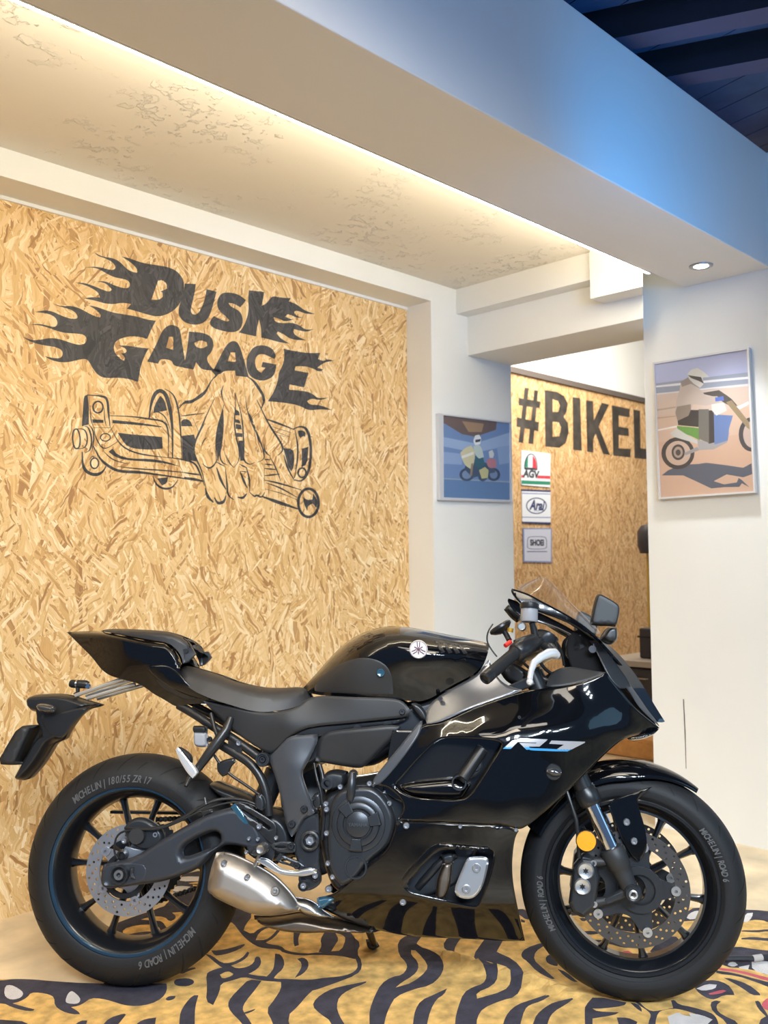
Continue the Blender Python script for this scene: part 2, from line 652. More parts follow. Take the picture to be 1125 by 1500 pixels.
# ------------------------------------------------------------------ LED strip in the beam's edge
M_led = mat('led_strip_glow', (1, 1, 1), 0.5, emit=((1.0, 0.895, 0.70), 96.0))
led = empty('led_strip', (0.8, 1.9, 2.40))
MB().box((-3.2, -0.0098, -0.0045), (2.72, -0.002, 0.012)).build('channel', M_beam, led, False)
MB().box((-3.2, -0.002, -0.0045), (2.72, 0.008, 0.008)).build('diffuser', M_led, led, False)
tag(led, 'long glowing light strip along the inner lower edge of the white beam', 'light strip')

# recessed downlight
M_lampface = mat('downlight_glow', (1, 1, 1), 0.3, emit=((1, 0.97, 0.92), 14.0))
M_lampring = mat('downlight_ring', srgb(170, 168, 168), 0.3, 0.6)
dl = empty('ceiling_light', (3.576, 1.698, 2.395))
MB().lathe([(0.030, 0.006), (0.030, -0.004), (0.040, -0.007), (0.047, -0.004), (0.048, 0.001)], (0, 0, 0), (0, 0, 1), 32, up=(1, 0, 0)).build('bezel', M_lampring, dl)
MB().lathe([(0.0, -0.005), (0.026, -0.005), (0.029, -0.002), (0.029, 0.004), (0.0, 0.004)], (0, 0, 0), (0, 0, 1), 24, up=(1, 0, 0)).build('lens', M_lampface, dl)
tag(dl, 'small round recessed downlight in the underside of the white beam', 'ceiling light')
spot_light('downlight_beam', (3.576, 1.698, 2.36), (3.30, 1.60, 0.0), 74, (0.90, 0.95, 1.0), math.radians(84), 1.0, 0.03)

# ------------------------------------------------------------------ painted mural on the board wall
MURAL_Y = 3.1462
mural = []
m1 = lambda p: crop(30, 360, 4.6875, p)
m2 = lambda p: crop(260, 400, 4.6875, p)
m3 = lambda p: crop(90, 560, 5.357, p)
m4 = lambda p: crop(270, 540, 5.114, p)
D_ = m1([(507, 45), (560, 75), (640, 85), (690, 115), (730, 160), (770, 180), (800, 185), (802, 160), (770, 125), (730, 95), (693, 75), (740, 82), (800, 105), (860, 122), (930, 132), (1010, 145), (1070, 170), (1110, 215), (1125, 260), (1120, 330), (1100, 390), (1060, 440), (1000, 475), (940, 487), (880, 475), (800, 450), (730, 432), (760, 400), (700, 390), (640, 402), (570, 395), (510, 375), (435, 362), (490, 352), (545, 355), (535, 320), (480, 285), (420, 262), (370, 252), (440, 255), (500, 275), (560, 300), (610, 318), (628, 300), (600, 270), (570, 252), (522, 245), (580, 242), (640, 270), (700, 290), (740, 292), (755, 265), (735, 235), (690, 225), (640, 215), (590, 190), (540, 160), (490, 148), (435, 150), (500, 142), (560, 150), (610, 165), (645, 165), (655, 145), (630, 110), (580, 85), (530, 70)])
D_h = m1([(945, 240), (975, 235), (1005, 260), (1005, 295), (960, 315), (975, 320), (978, 350), (950, 372), (900, 370), (920, 310)])
G_ = m1([(225, 398), (280, 415), (350, 412), (410, 430), (470, 465), (520, 487), (548, 492), (550, 470), (520, 440), (470, 410), (520, 418), (580, 440), (640, 460), (720, 472), (800, 485), (870, 507), (930, 515), (900, 570), (870, 640), (820, 625), (760, 620), (700, 632), (655, 655), (638, 695), (650, 740), (690, 780), (712, 790), (718, 765), (690, 738), (720, 738), (732, 720), (715, 700), (670, 685), (730, 685), (800, 697), (880, 705), (850, 760), (825, 830), (808, 935), (750, 915), (680, 905), (590, 910), (540, 895), (500, 850), (475, 800), (450, 775), (400, 782), (330, 800), (270, 800), (210, 785), (165, 758), (220, 770), (270, 775), (292, 750), (285, 715), (240, 695), (170, 685), (110, 672), (60, 655), (15, 625), (80, 650), (140, 645), (200, 632), (270, 640), (340, 665), (400, 682), (440, 675), (458, 645), (440, 610), (380, 602), (310, 600), (250, 585), (190, 562), (130, 545), (65, 543), (130, 535), (190, 550), (240, 560), (258, 530), (240, 490), (190, 465), (100, 455), (160, 442), (220, 450), (280, 480), (340, 500), (385, 503), (395, 485), (370, 450), (320, 430), (260, 415)])
A_ = m1([(1000, 555), (1040, 540), (1090, 560), (1100, 600), (1112, 680), (1125, 760), (1138, 838), (1050, 825), (1040, 785), (960, 775), (945, 810), (870, 795), (900, 740), (940, 660), (970, 590)])
A_h = m1([(1020, 625), (1050, 625), (1048, 715), (1000, 700)])
U_ = m2([(50, 72), (125, 75), (120, 130), (100, 210), (88, 262), (108, 288), (140, 280), (168, 235), (190, 170), (200, 110), (268, 128), (250, 200), (225, 285), (190, 338), (130, 358), (60, 345), (20, 312), (5, 270), (12, 222), (40, 150)])
S_ = m2([(290, 145), (340, 130), (420, 145), (470, 185), (455, 210), (430, 235), (390, 210), (350, 205), (365, 230), (420, 255), (445, 290), (450, 340), (430, 390), (380, 410), (300, 395), (240, 375), (215, 340), (250, 295), (290, 315), (340, 335), (355, 325), (330, 295), (285, 260), (268, 210)])
K_ = m2([(490, 118), (595, 130), (590, 165), (578, 225), (610, 210), (650, 155), (700, 168), (778, 172), (765, 195), (800, 205), (840, 230), (870, 255), (945, 282), (880, 280), (830, 260), (805, 260), (800, 275), (830, 300), (865, 305), (820, 308), (785, 290), (755, 280), (740, 300), (775, 315), (800, 318), (740, 335), (690, 310), (660, 305), (670, 335), (720, 345), (790, 340), (840, 360), (880, 390), (935, 385), (890, 405), (840, 395), (800, 385), (795, 410), (820, 435), (885, 462), (820, 460), (770, 450), (730, 420), (690, 402), (680, 415), (710, 450), (770, 485), (700, 475), (640, 458), (575, 442), (575, 380), (560, 320), (545, 380), (540, 435), (470, 420), (420, 408), (445, 380), (470, 330), (490, 260), (485, 180)])
R_ = m2([(80, 402), (170, 408), (228, 432), (250, 478), (238, 540), (198, 580), (215, 625), (255, 670), (165, 665), (128, 612), (110, 662), (40, 650), (60, 560), (72, 480)])
R_h = m2([(115, 480), (160, 460), (200, 475), (205, 500), (165, 520), (125, 505)])
A2_ = m2([(330, 500), (370, 465), (410, 470), (435, 520), (455, 590), (470, 640), (490, 715), (400, 705), (395, 670), (320, 670), (290, 700), (240, 680), (280, 600)])
A2_h = m2([(365, 545), (395, 545), (400, 610), (345, 605)])
G2_ = m2([(480, 570), (520, 505), (590, 492), (650, 515), (680, 570), (665, 590), (625, 570), (590, 555), (550, 560), (530, 600), (540, 660), (575, 685), (605, 650), (575, 645), (585, 610), (680, 628), (670, 690), (640, 725), (580, 742), (520, 725), (485, 690), (470, 630)])
E_ = m2([(730, 520), (800, 535), (900, 550), (980, 548), (965, 590), (1000, 605), (1030, 590), (1075, 603), (1020, 610), (985, 630), (960, 650), (1000, 662), (975, 680), (930, 655), (880, 640), (810, 640), (805, 668), (900, 685), (870, 785), (770, 765), (765, 800), (880, 810), (930, 830), (960, 860), (1035, 855), (980, 875), (920, 860), (890, 880), (910, 905), (980, 905), (1060, 940), (980, 935), (900, 945), (840, 910), (740, 890), (620, 880), (660, 820), (690, 740), (695, 680), (720, 640), (735, 580)])
letters = [(D_, 1), (G_, 1), (A_, 1), (U_, 1), (S_, 1), (K_, 1), (R_, 1), (A2_, 1), (G2_, 1), (E_, 1)]
letters = [(smooth_poly(p, 2, True, 75), k) for p, k in letters] + [(smooth_poly(p, 1), 0) for p in (D_h, A_h, R_h, A2_h)]
MP = lambda x, y: on_plane(x, y, 1, MURAL_Y)
mu = empty('wall_mural', (2.2, 3.147, 1.8))
tag(mu, 'black painted flame lettering over a skeleton hand gripping a fork, on strand board', 'mural')


def child(o, parent):
    o.parent = parent
    o.matrix_parent_inverse = Matrix.Translation(parent.location).inverted()
    return o


child(mosaic(None, letters, MP, 'lettering', [M_white, M_osbink], None, drop=0), mu)
ST = []


def st(cr, pts, w, closed=False):
    s = {m3: 5.357, m4: 5.114}[cr]
    for q in stroke(cr(pts), w / s * 1.45, closed):
        ST.append((q, 1))


def fl(cr, pts, k=1):
    ST.append((smooth_poly(cr(pts), 1, True, 70), k))


def circ(cr, cx, cy, rx, ry, w):
    st(cr, ellipse(cx, cy, rx, ry, 14), w, True)


# triple clamp and tubes on the left
fl(m3, [(175, 110), (205, 95), (215, 180), (215, 330), (160, 345), (170, 200)])
st(m3, [(205, 100), (330, 108), (362, 135), (370, 250), (382, 350)], 13)
circ(m3, 287, 195, 40, 46, 9)
fl(m3, [(240, 290), (330, 295), (330, 318), (245, 318)])
st(m3, [(225, 180), (230, 300), (255, 356)], 6)
st(m3, [(248, 358), (390, 355)], 6)
st(m3, [(335, 200), (338, 290), (352, 345)], 6)
st(m3, [(95, 370), (85, 440), (100, 520), (140, 520), (150, 440), (130, 365)], 8, True)
st(m3, [(120, 365), (185, 365), (208, 440), (190, 515), (130, 522)], 8)
st(m3, [(180, 345), (212, 350), (240, 440), (230, 530), (190, 552)], 9)
st(m3, [(215, 332), (250, 372), (256, 450), (236, 550)], 8)
st(m3, [(163, 545), (165, 640), (190, 700), (260, 730), (320, 710), (350, 660)], 17)
circ(m3, 260, 635, 32, 42, 8)
st(m3, [(218, 610), (240, 580), (268, 580)], 5)
circ(m3, 345, 432, 40, 30, 6)
st(m3, [(258, 362), (265, 430), (330, 540), (440, 465)], 6)
st(m3, [(388, 360), (440, 460), (500, 520), (600, 560), (730, 580), (840, 592)], 8)
fl(m3, [(440, 395), (560, 410), (700, 420), (790, 430), (795, 520), (700, 530), (560, 520), (500, 490)])
fl(m3, [(400, 295), (600, 315), (785, 345), (785, 353), (600, 335), (400, 320)])
st(m3, [(378, 262), (560, 268), (690, 288), (790, 300), (830, 340), (842, 430), (838, 590)], 9)
fl(m3, [(370, 545), (400, 520), (440, 570), (540, 600), (700, 600), (820, 620), (930, 660), (780, 630), (620, 618), (500, 610), (420, 585)])
st(m3, [(250, 500), (300, 600), (370, 660), (450, 700), (620, 705), (760, 725), (900, 745), (1110, 778)], 15)
st(m3, [(330, 540), (400, 610), (520, 640)], 6)
st(m3, [(440, 660), (600, 680), (800, 690), (1100, 722)], 7)
st(m3, [(830, 590), (940, 602), (1050, 630), (1090, 720), (1122, 810)], 10)
st(m3, [(688, 285), (700, 180), (730, 90), (775, 60), (822, 95), (852, 200), (872, 350), (872, 598)], 21)
st(m3, [(812, 52), (880, 90), (918, 200), (938, 400), (945, 604)], 9)
fl(m3, [(775, 105), (730, 180), (720, 240), (780, 230), (830, 220), (810, 140)])
st(m3, [(718, 242), (760, 228), (820, 272), (860, 390)], 6)
st(m3, [(812, 300), (835, 350), (845, 440), (835, 590)], 5)
st(m3, [(718, 735), (740, 800), (800, 838), (870, 830), (915, 765)], 11)
fl(m3, [(750, 755), (835, 745), (830, 790), (790, 810)])
fl(m3, [(945, 420), (1040, 410), (1055, 460), (1030, 540), (1060, 622), (950, 602)])
fl(m3, [(938, 302), (970, 285), (1010, 300), (1030, 345), (940, 345)])
st(m3, [(925, 268), (1010, 255), (1125, 243)], 7)
st(m3, [(922, 205), (960, 155), (1022, 160), (1060, 122), (1125, 92)], 13)
st(m3, [(1030, 280), (1080, 395)], 6)
st(m3, [(1125, 320), (1075, 405), (1055, 465)], 8)
# skeleton hand
fl(m4, [(190, 0), (290, 8), (255, 40), (240, 62), (210, 82), (180, 150), (150, 202), (70, 252), (0, 262), (0, 240), (60, 235), (110, 195), (155, 165), (190, 100), (232, 50)])
st(m4, [(470, 58), (520, 90), (560, 150), (592, 200), (598, 250), (575, 300)], 14)
st(m4, [(225, 225), (170, 340), (120, 460), (82, 540), (67, 620), (100, 700), (130, 760), (165, 910)], 9)
st(m4, [(297, 270), (260, 400), (240, 500), (237, 600), (240, 710)], 8)
fl(m4, [(290, 290), (297, 400), (292, 500), (280, 580), (250, 700), (238, 560), (260, 400)])
st(m4, [(138, 715), (180, 750), (220, 730), (247, 680)], 9)
st(m4, [(130, 580), (145, 535), (168, 518)], 6)
st(m4, [(158, 895), (172, 960), (220, 1002)], 15)
st(m4, [(225, 965), (250, 1012), (298, 1000), (312, 950)], 15)
st(m4, [(242, 740), (270, 830), (312, 905)], 13)
st(m4, [(292, 125), (274, 180), (292, 235)], 8)
st(m4, [(380, 190), (385, 280), (372, 400), (388, 520), (412, 600), (412, 690), (370, 742)], 7)
st(m4, [(285, 570), (262, 640), (280, 705), (325, 722)], 7)
st(m4, [(312, 645), (335, 705), (372, 742)], 6)
st(m4, [(308, 755), (320, 860), (325, 950), (372, 982)], 9)
st(m4, [(398, 962), (440, 972), (468, 935)], 13)
st(m4, [(418, 770), (445, 840), (472, 895)], 12)
st(m4, [(380, 185), (400, 250), (430, 350), (442, 480), (446, 600), (442, 690), (490, 722), (528, 702)], 8)
st(m4, [(460, 205), (465, 290), (500, 400), (550, 500), (597, 620), (600, 680), (548, 702)], 7)
st(m4, [(538, 585), (552, 645)], 6)
st(m4, [(463, 735), (490, 830), (490, 925)], 9)
st(m4, [(488, 925), (528, 962), (540, 945), (580, 968), (602, 925)], 10)
st(m4, [(597, 715), (602, 835)], 6)
for q in ([(380, 305), (410, 318), (415, 350), (380, 350)], [(380, 378), (415, 385), (420, 412), (380, 402)], [(385, 415), (425, 420), (430, 455), (385, 450)], [(390, 480), (435, 485), (435, 512), (390, 510)], [(405, 540), (440, 540), (446, 690), (420, 690), (410, 600)], [(480, 330), (500, 350), (520, 410), (505, 400)], [(520, 415), (535, 440), (530, 462), (515, 440)], [(530, 465), (560, 500), (580, 562), (556, 550)]):
    fl(m4, q)
st(m4, [(543, 232), (580, 310), (640, 430), (702, 520), (737, 580), (735, 622), (698, 652)], 10)
st(m4, [(597, 562), (600, 620), (645, 657)], 8)
st(m4, [(745, 645), (770, 740), (825, 840)], 9)
st(m4, [(642, 662), (690, 750), (722, 842)], 7)
st(m4, [(605, 375), (700, 408), (825, 457)], 11)
st(m4, [(640, 430), (800, 480)], 7)
st(m4, [(655, 460), (790, 512)], 7)
st(m4, [(680, 492), (765, 512)], 5)
st(m4, [(828, 455), (850, 560), (850, 680), (825, 820)], 9)
st(m4, [(818, 452), (870, 430), (920, 450), (945, 540), (950, 660), (930, 780), (880, 848), (825, 832)], 14)
fl(m4, [(850, 465), (885, 460), (910, 480), (905, 510), (890, 505), (870, 520), (855, 500)])
fl(m4, [(880, 600), (930, 585), (920, 720), (880, 735)])
circ(m4, 882, 780, 30, 36, 9)
fl(m4, [(740, 595), (810, 600), (825, 650), (820, 740), (800, 770), (775, 730), (765, 680)])
st(m4, [(600, 835), (700, 855), (875, 908)], 9)
st(m4, [(612, 855), (720, 892), (845, 965)], 8)
st(m4, [(585, 958), (700, 1000), (855, 1052)], 17)
st(m4, [(615, 905), (720, 930), (850, 985)], 4)
circ(m4, 930, 1005, 78, 108, 14)
fl(m4, [(890, 960), (920, 985), (960, 980), (965, 935), (1000, 990), (990, 1042), (960, 1010), (925, 1030), (922, 1065), (895, 1012)])
for a, b, w in (((598, 680), (645, 682), 7), ((603, 715), (665, 722), 8), ((600, 748), (692, 756), 8), ((600, 802), (715, 790), 9), ((0, 780), (132, 800), 7), ((0, 815), (145, 842), 15), ((240, 698), (300, 732), 7), ((418, 718), (472, 745), 7), ((418, 768), (478, 775), 5)):
    st(m4, [a, ((a[0] + b[0]) / 2, (a[1] + b[1]) / 2), b], w)
child(mosaic(None, ST, MP, 'emblem', [M_white, M_osbink], None, drop=0), mu)


# ------------------------------------------------------------------ writing helper
def text_mesh(name, body, material, M, size, parent=None, shear=0.0, extrude=0.0, stretch=1.0, bold=0.0, align='CENTER'):
    cu = bpy.data.curves.new(name, 'FONT')
    cu.body, cu.size, cu.shear, cu.extrude, cu.offset = body, size, shear, extrude, bold
    cu.align_x = align
    cu.align_y = 'CENTER'
    to = bpy.data.objects.new(name, cu)
    COL.objects.link(to)
    dg = bpy.context.evaluated_depsgraph_get()
    me = bpy.data.meshes.new_from_object(to.evaluated_get(dg))
    bpy.data.objects.remove(to)
    bpy.data.curves.remove(cu)
    S = Matrix.Diagonal((stretch, 1, 1, 1))
    for v in me.vertices:
        v.co = M @ (S @ v.co)
    me.materials.clear()
    me.materials.append(material)
    o = bpy.data.objects.new(name, me)
    COL.objects.link(o)
    if parent:
        o.parent = parent
    return o


FACE_Y = Matrix(((1, 0, 0), (0, 0, -1), (0, 1, 0))).to_4x4()     # text standing on a wall that faces -Y

# big painted hashtag on the far board wall
FAR = 4.5988
m5 = lambda p: crop(750, 550, 5.625, p)
hl = [[(105, 100), (138, 105), (92, 555), (55, 550)], [(185, 120), (215, 125), (175, 565), (135, 560)], [(55, 185), (235, 215), (228, 270), (55, 245)], [(40, 345), (222, 385), (218, 460), (38, 420)]]
let = [([(270, 120), (370, 135), (430, 170), (460, 230), (450, 300), (425, 340), (460, 390), (468, 470), (440, 560), (390, 595), (275, 585)], 1), ([(335, 195), (380, 210), (395, 250), (380, 300), (335, 300)], 0), ([(335, 380), (385, 385), (405, 430), (390, 500), (335, 505)], 0), ([(500, 178), (562, 185), (575, 620), (505, 612)], 1), ([(610, 205), (668, 210), (675, 370), (740, 225), (800, 240), (715, 420), (808, 655), (750, 645), (690, 480), (670, 525), (670, 635), (620, 628)], 1), ([(822, 245), (970, 275), (968, 345), (880, 330), (880, 420), (960, 435), (965, 500), (880, 490), (880, 600), (980, 605), (975, 675), (835, 660)], 1), ([(1000, 280), (1055, 290), (1060, 600), (1125, 608), (1190, 616), (1190, 700), (1010, 680)], 1)]
ht = mosaic(None, [(m5(p), 1) for p in hl] + [(m5(p), k) for p, k in let], lambda x, y: on_plane(x, y, 1, FAR), 'painted_lettering', [M_white, M_ink2], None, drop=0)
tag(ht, 'large black hand-painted hashtag and capitals on the far strand board wall', 'lettering')

# three small signs under it
M_sign = mat('sign_white', srgb(232, 236, 242), 0.35)
M_signgrey = mat('sign_pale_grey', srgb(206, 210, 226), 0.35)
M_green = mat('sign_green', srgb(46, 140, 110), 0.4)
M_red = mat('sign_red', srgb(214, 62, 76), 0.4)
M_navy = mat('sign_navy', srgb(52, 62, 108), 0.4)
M_lilac = mat('sign_lilac', srgb(132, 146, 186), 0.4)
M_charcoal = mat('sign_charcoal', srgb(62, 64, 72), 0.4)
SY = 4.592
sg = lambda p: crop(740, 640, 5.114, p)
SP = lambda x, y: on_plane(x, y, 1, SY)
SB = Vector((0, 0.007, 0))


def sign(base, layers, mats, label, name='wall_sign'):
    o = mosaic(sg(base), [(sg(p), k) for p, k in layers], SP, name, mats, None, back=SB)
    return tag(o, label, 'sign', 'helmet maker signs on the far board wall')


def sign_text(o, body, cx, cy, hpx, material, shear=0, stretch=1.0, bold=0.0):
    p = on_plane(*sg([(cx, cy)])[0], 1, SY - 0.0012)
    k = (on_plane(800, 740, 1, SY) - on_plane(800, 730, 1, SY)).length / 10 / 5.114
    text_mesh('lettering', body, material, Matrix.Translation(p) @ FACE_Y, hpx * k * 1.42, o, shear, 0.0, stretch, bold)


helm = [(140, 230), (148, 170), (170, 132), (195, 122), (220, 135), (240, 175), (243, 240)]
s1 = sign([(124, 100), (332, 124), (340, 134), (338, 378), (126, 360), (120, 350)],
          [([(122, 285), (338, 292), (338, 315), (122, 305)], 2), ([(122, 325), (338, 335), (338, 360), (122, 352)], 1),
           (smooth_poly(helm + [(236, 262), (150, 262)], 1), 3), ([(148, 228), (156, 175), (175, 140), (195, 131), (215, 142), (234, 178), (236, 232)], 0),
           ([(148, 228), (156, 175), (172, 145), (170, 228)], 1), ([(210, 142), (232, 178), (236, 240), (205, 230), (206, 150)], 2), ([(140, 245), (245, 250), (240, 312), (145, 305)], 0)],
          [M_sign, M_green, M_red, M_charcoal], 'white sign with green, white and red helmet arch and red and green stripes')
sign_text(s1, 'AGV', 193, 280, 52, M_charcoal, 0.15, 1.25, 0.004)
s2 = sign([(125, 392), (340, 400), (342, 655), (130, 645)],
          [([(125, 392), (340, 400), (340, 414), (125, 406)], 1), ([(126, 418), (340, 425), (340, 432), (126, 426)], 2), ([(128, 598), (341, 600), (341, 608), (128, 605)], 2), ([(129, 634), (342, 640), (342, 655), (130, 648)], 1),
           (ellipse(234, 516, 78, 62), 1), (ellipse(234, 516, 70, 54), 0), ([(215, 552), (255, 552), (255, 556), (215, 556)], 2)],
          [M_sign, M_navy, M_lilac], 'white sign with dark blue bars and a dark blue oval emblem')
sign_text(s2, 'Arai', 236, 515, 70, M_navy, 0.35, 1.02, 0.004)
s3 = sign([(133, 683), (350, 683), (350, 942), (138, 937)],
          [([(142, 692), (342, 692), (342, 932), (146, 928)], 1), (smooth_poly([(165, 760), (185, 745), (292, 745), (312, 760), (312, 828), (292, 842), (185, 842), (165, 828)], 1), 2), (smooth_poly([(169, 763), (187, 749), (290, 749), (308, 763), (308, 826), (290, 838), (187, 838), (169, 826)], 1), 1), ([(162, 856), (315, 856), (315, 862), (162, 862)], 2)],
          [M_lilac, M_signgrey, M_navy], 'pale grey sign with thin rounded outline around five dark capitals')
sign_text(s3, 'SHOEI', 240, 794, 42, M_charcoal, 0, 1.05, 0.003)

# ------------------------------------------------------------------ framed photographs
M_frame = mat('silver_frame', srgb(214, 214, 216), 0.35, 0.2)
M_pane = bpy.data.materials.new('picture_glass')
M_pane.use_nodes = True
_n = M_pane.node_tree
_n.nodes.clear()
_o = _n.nodes.new('ShaderNodeOutputMaterial'); _t = _n.nodes.new('ShaderNodeBsdfTransparent'); _g = _n.nodes.new('ShaderNodeBsdfGlossy'); _m = _n.nodes.new('ShaderNodeMixShader'); _f = _n.nodes.new('ShaderNodeFresnel')
_g.inputs['Roughness'].default_value = 0.02
_gm = _n.nodes.new('ShaderNodeNewGeometry'); _im = _n.nodes.new('ShaderNodeMapRange')       # same reflection from either side of the pane
_im.inputs[3].default_value, _im.inputs[4].default_value = 1.35, 0.7407
_n.links.new(_gm.outputs['Backfacing'], _im.inputs[0]); _n.links.new(_im.outputs[0], _f.inputs['IOR'])
_n.links.new(_f.outputs[0], _m.inputs[0]); _n.links.new(_t.outputs[0], _m.inputs[1]); _n.links.new(_g.outputs[0], _m.inputs[2]); _n.links.new(_m.outputs[0], _o.inputs[0])


def pm(*c):
    n = 'print_%d_%d_%d' % c
    return MATS.get(n) or mat(n, srgb(*c), 0.5)


def picture(cr, outer, inner, layers, axis, wall, depth, label):
    """frame with mitred bars, print and glass; outer and inner corners measured on the photograph"""
    sgn = Vector((0, 0, 0))
    sgn[axis] = 1
    f = wall - depth
    root = empty('framed_picture', sum((on_plane(*q, axis, wall) for q in cr(outer)), Vector()) / 4)
    tag(root, label, 'picture', 'framed photographs on the white walls')
    O = [on_plane(*q, axis, f) for q in cr(outer)]
    I = [on_plane(*q, axis, f) for q in cr(inner)]
    vs = O + I + [v + sgn * (depth - 0.001) for v in O] + [v + sgn * 0.008 for v in I]
    fs = []
    for i in range(4):
        j = (i + 1) % 4
        fs += [(i, j, 4 + j, 4 + i), (i, j, 8 + j, 8 + i), (4 + i, 4 + j, 12 + j, 12 + i)]
    fs.append((8, 9, 10, 11))
    child(link_mesh('frame', vs, fs, M_frame), root)
    mats, idx, ly = [], {}, []
    for p, c in layers:
        if c not in idx:
            idx[c] = len(mats)
            mats.append(pm(*c))
        ly.append((cr(p), idx[c]))
    base = ly[0][0]
    child(mosaic(base, ly, lambda x, y: on_plane(x, y, axis, f + 0.007), 'print', mats), root)
    child(link_mesh('glass_pane', [v + sgn * 0.003 for v in I], [(0, 1, 2, 3)], M_pane), root)
    return root


p2 = lambda p: crop(930, 480, 5.36, p)
IN2 = [(152, 287), (878, 170), (930, 1282), (198, 1333)]
BASE2 = [(140, 275), (890, 158), (940, 1292), (190, 1343)]
rings2 = []
L2 = [(BASE2, (176, 181, 210)), ([(140, 440), (890, 350), (900, 470), (150, 535)], (150, 157, 172)),
      ([(150, 458), (300, 440), (600, 410), (890, 384), (890, 402), (600, 428), (300, 458), (150, 470)], (222, 222, 226)),
      ([(150, 518), (400, 492), (640, 465), (890, 440), (890, 462), (600, 482), (400, 505), (150, 530)], (214, 210, 210)),
      ([(150, 528), (890, 458), (945, 1300), (190, 1350)], (206, 186, 172)), ([(160, 690), (915, 620), (945, 1300), (190, 1350)], (208, 180, 160)), ([(170, 900), (925, 830), (945, 1300), (190, 1350)], (205, 172, 150)),
      ([(175, 800), (330, 768), (330, 782), (180, 810)], (230, 226, 220)), ([(170, 640), (320, 618), (320, 630), (170, 655)], (180, 160, 140)), ([(170, 705), (320, 690), (320, 698), (172, 716)], (178, 158, 138)),
      ([(210, 1160), (260, 1120), (370, 1075), (500, 1070), (560, 1060), (720, 1080), (850, 1100), (915, 1065), (922, 1150), (850, 1175), (720, 1152), (620, 1205), (700, 1230), (800, 1215), (815, 1180), (835, 1192), (900, 1252), (840, 1222), (820, 1250), (700, 1252), (600, 1262), (500, 1215), (380, 1160)], (92, 98, 112)),
      (ellipse(338, 985, 130, 126), (72, 68, 68)), (ellipse(340, 985, 98, 96), (196, 172, 156)), (ellipse(340, 978, 52, 62), (74, 70, 70)), (ellipse(340, 978, 36, 44), (170, 150, 138)), (ellipse(340, 980, 20, 24), (80, 76, 76)),
      (ellipse(915, 838, 100, 135), (76, 74, 78)), (ellipse(922, 838, 72, 105), (196, 176, 166)),
      ([(385, 985), (490, 935), (505, 962), (400, 1002)], (150, 148, 150)),
      ([(330, 772), (440, 780), (510, 790), (510, 885), (440, 850), (340, 818)], (106, 150, 78)), ([(276, 830), (330, 790), (440, 860), (500, 892), (490, 912), (400, 885), (300, 855)], (196, 194, 190)),
      ([(490, 880), (600, 900), (720, 860), (742, 820), (725, 900), (620, 955), (500, 962)], (160, 158, 160)),
      ([(330, 700), (440, 645), (620, 650), (628, 900), (582, 912), (500, 800), (500, 780), (340, 765)], (70, 66, 66)), ([(500, 640), (580, 640), (582, 905), (500, 872)], (116, 112, 106)),
      ([(620, 680), (770, 690), (740, 790), (730, 885), (625, 918)], (104, 128, 176)), ([(600, 600), (700, 588), (722, 650), (640, 690), (605, 650)], (220, 216, 208)),
      ([(510, 515), (660, 490), (720, 530), (760, 560), (805, 612), (762, 622), (700, 590), (640, 545)], (84, 80, 78)), ([(715, 585), (760, 570), (895, 740), (902, 800), (880, 785)], (150, 132, 104)), ([(800, 622), (892, 578), (894, 602), (822, 642)], (228, 226, 222)),
      ([(360, 430), (400, 400), (500, 470), (560, 540), (650, 538), (665, 590), (560, 612), (460, 600), (440, 640), (420, 690), (335, 730), (315, 660), (330, 560), (350, 490)], (192, 178, 168)), ([(330, 620), (440, 600), (440, 645), (420, 692), (335, 732), (318, 670)], (146, 132, 122)),
      ([(630, 548), (695, 538), (700, 572), (632, 580)], (92, 116, 190)), ([(358, 425), (420, 388), (512, 450), (500, 472), (440, 440), (370, 465)], (150, 138, 128)),
      ([(412, 365), (440, 330), (490, 316), (545, 350), (585, 388), (530, 392), (542, 440), (512, 472), (462, 440), (425, 402)], (206, 204, 198)), ([(415, 372), (520, 388), (542, 440), (505, 420), (440, 395)], (80, 74, 72))]
picture(p2, [(140, 277), (892, 152), (945, 1296), (187, 1347)], IN2, L2, 0, 3.815, 0.024, 'large silver framed photo of a rider on a green dirt bike on a beach')
p1_ = lambda p: crop(600, 380, 3.125, p)
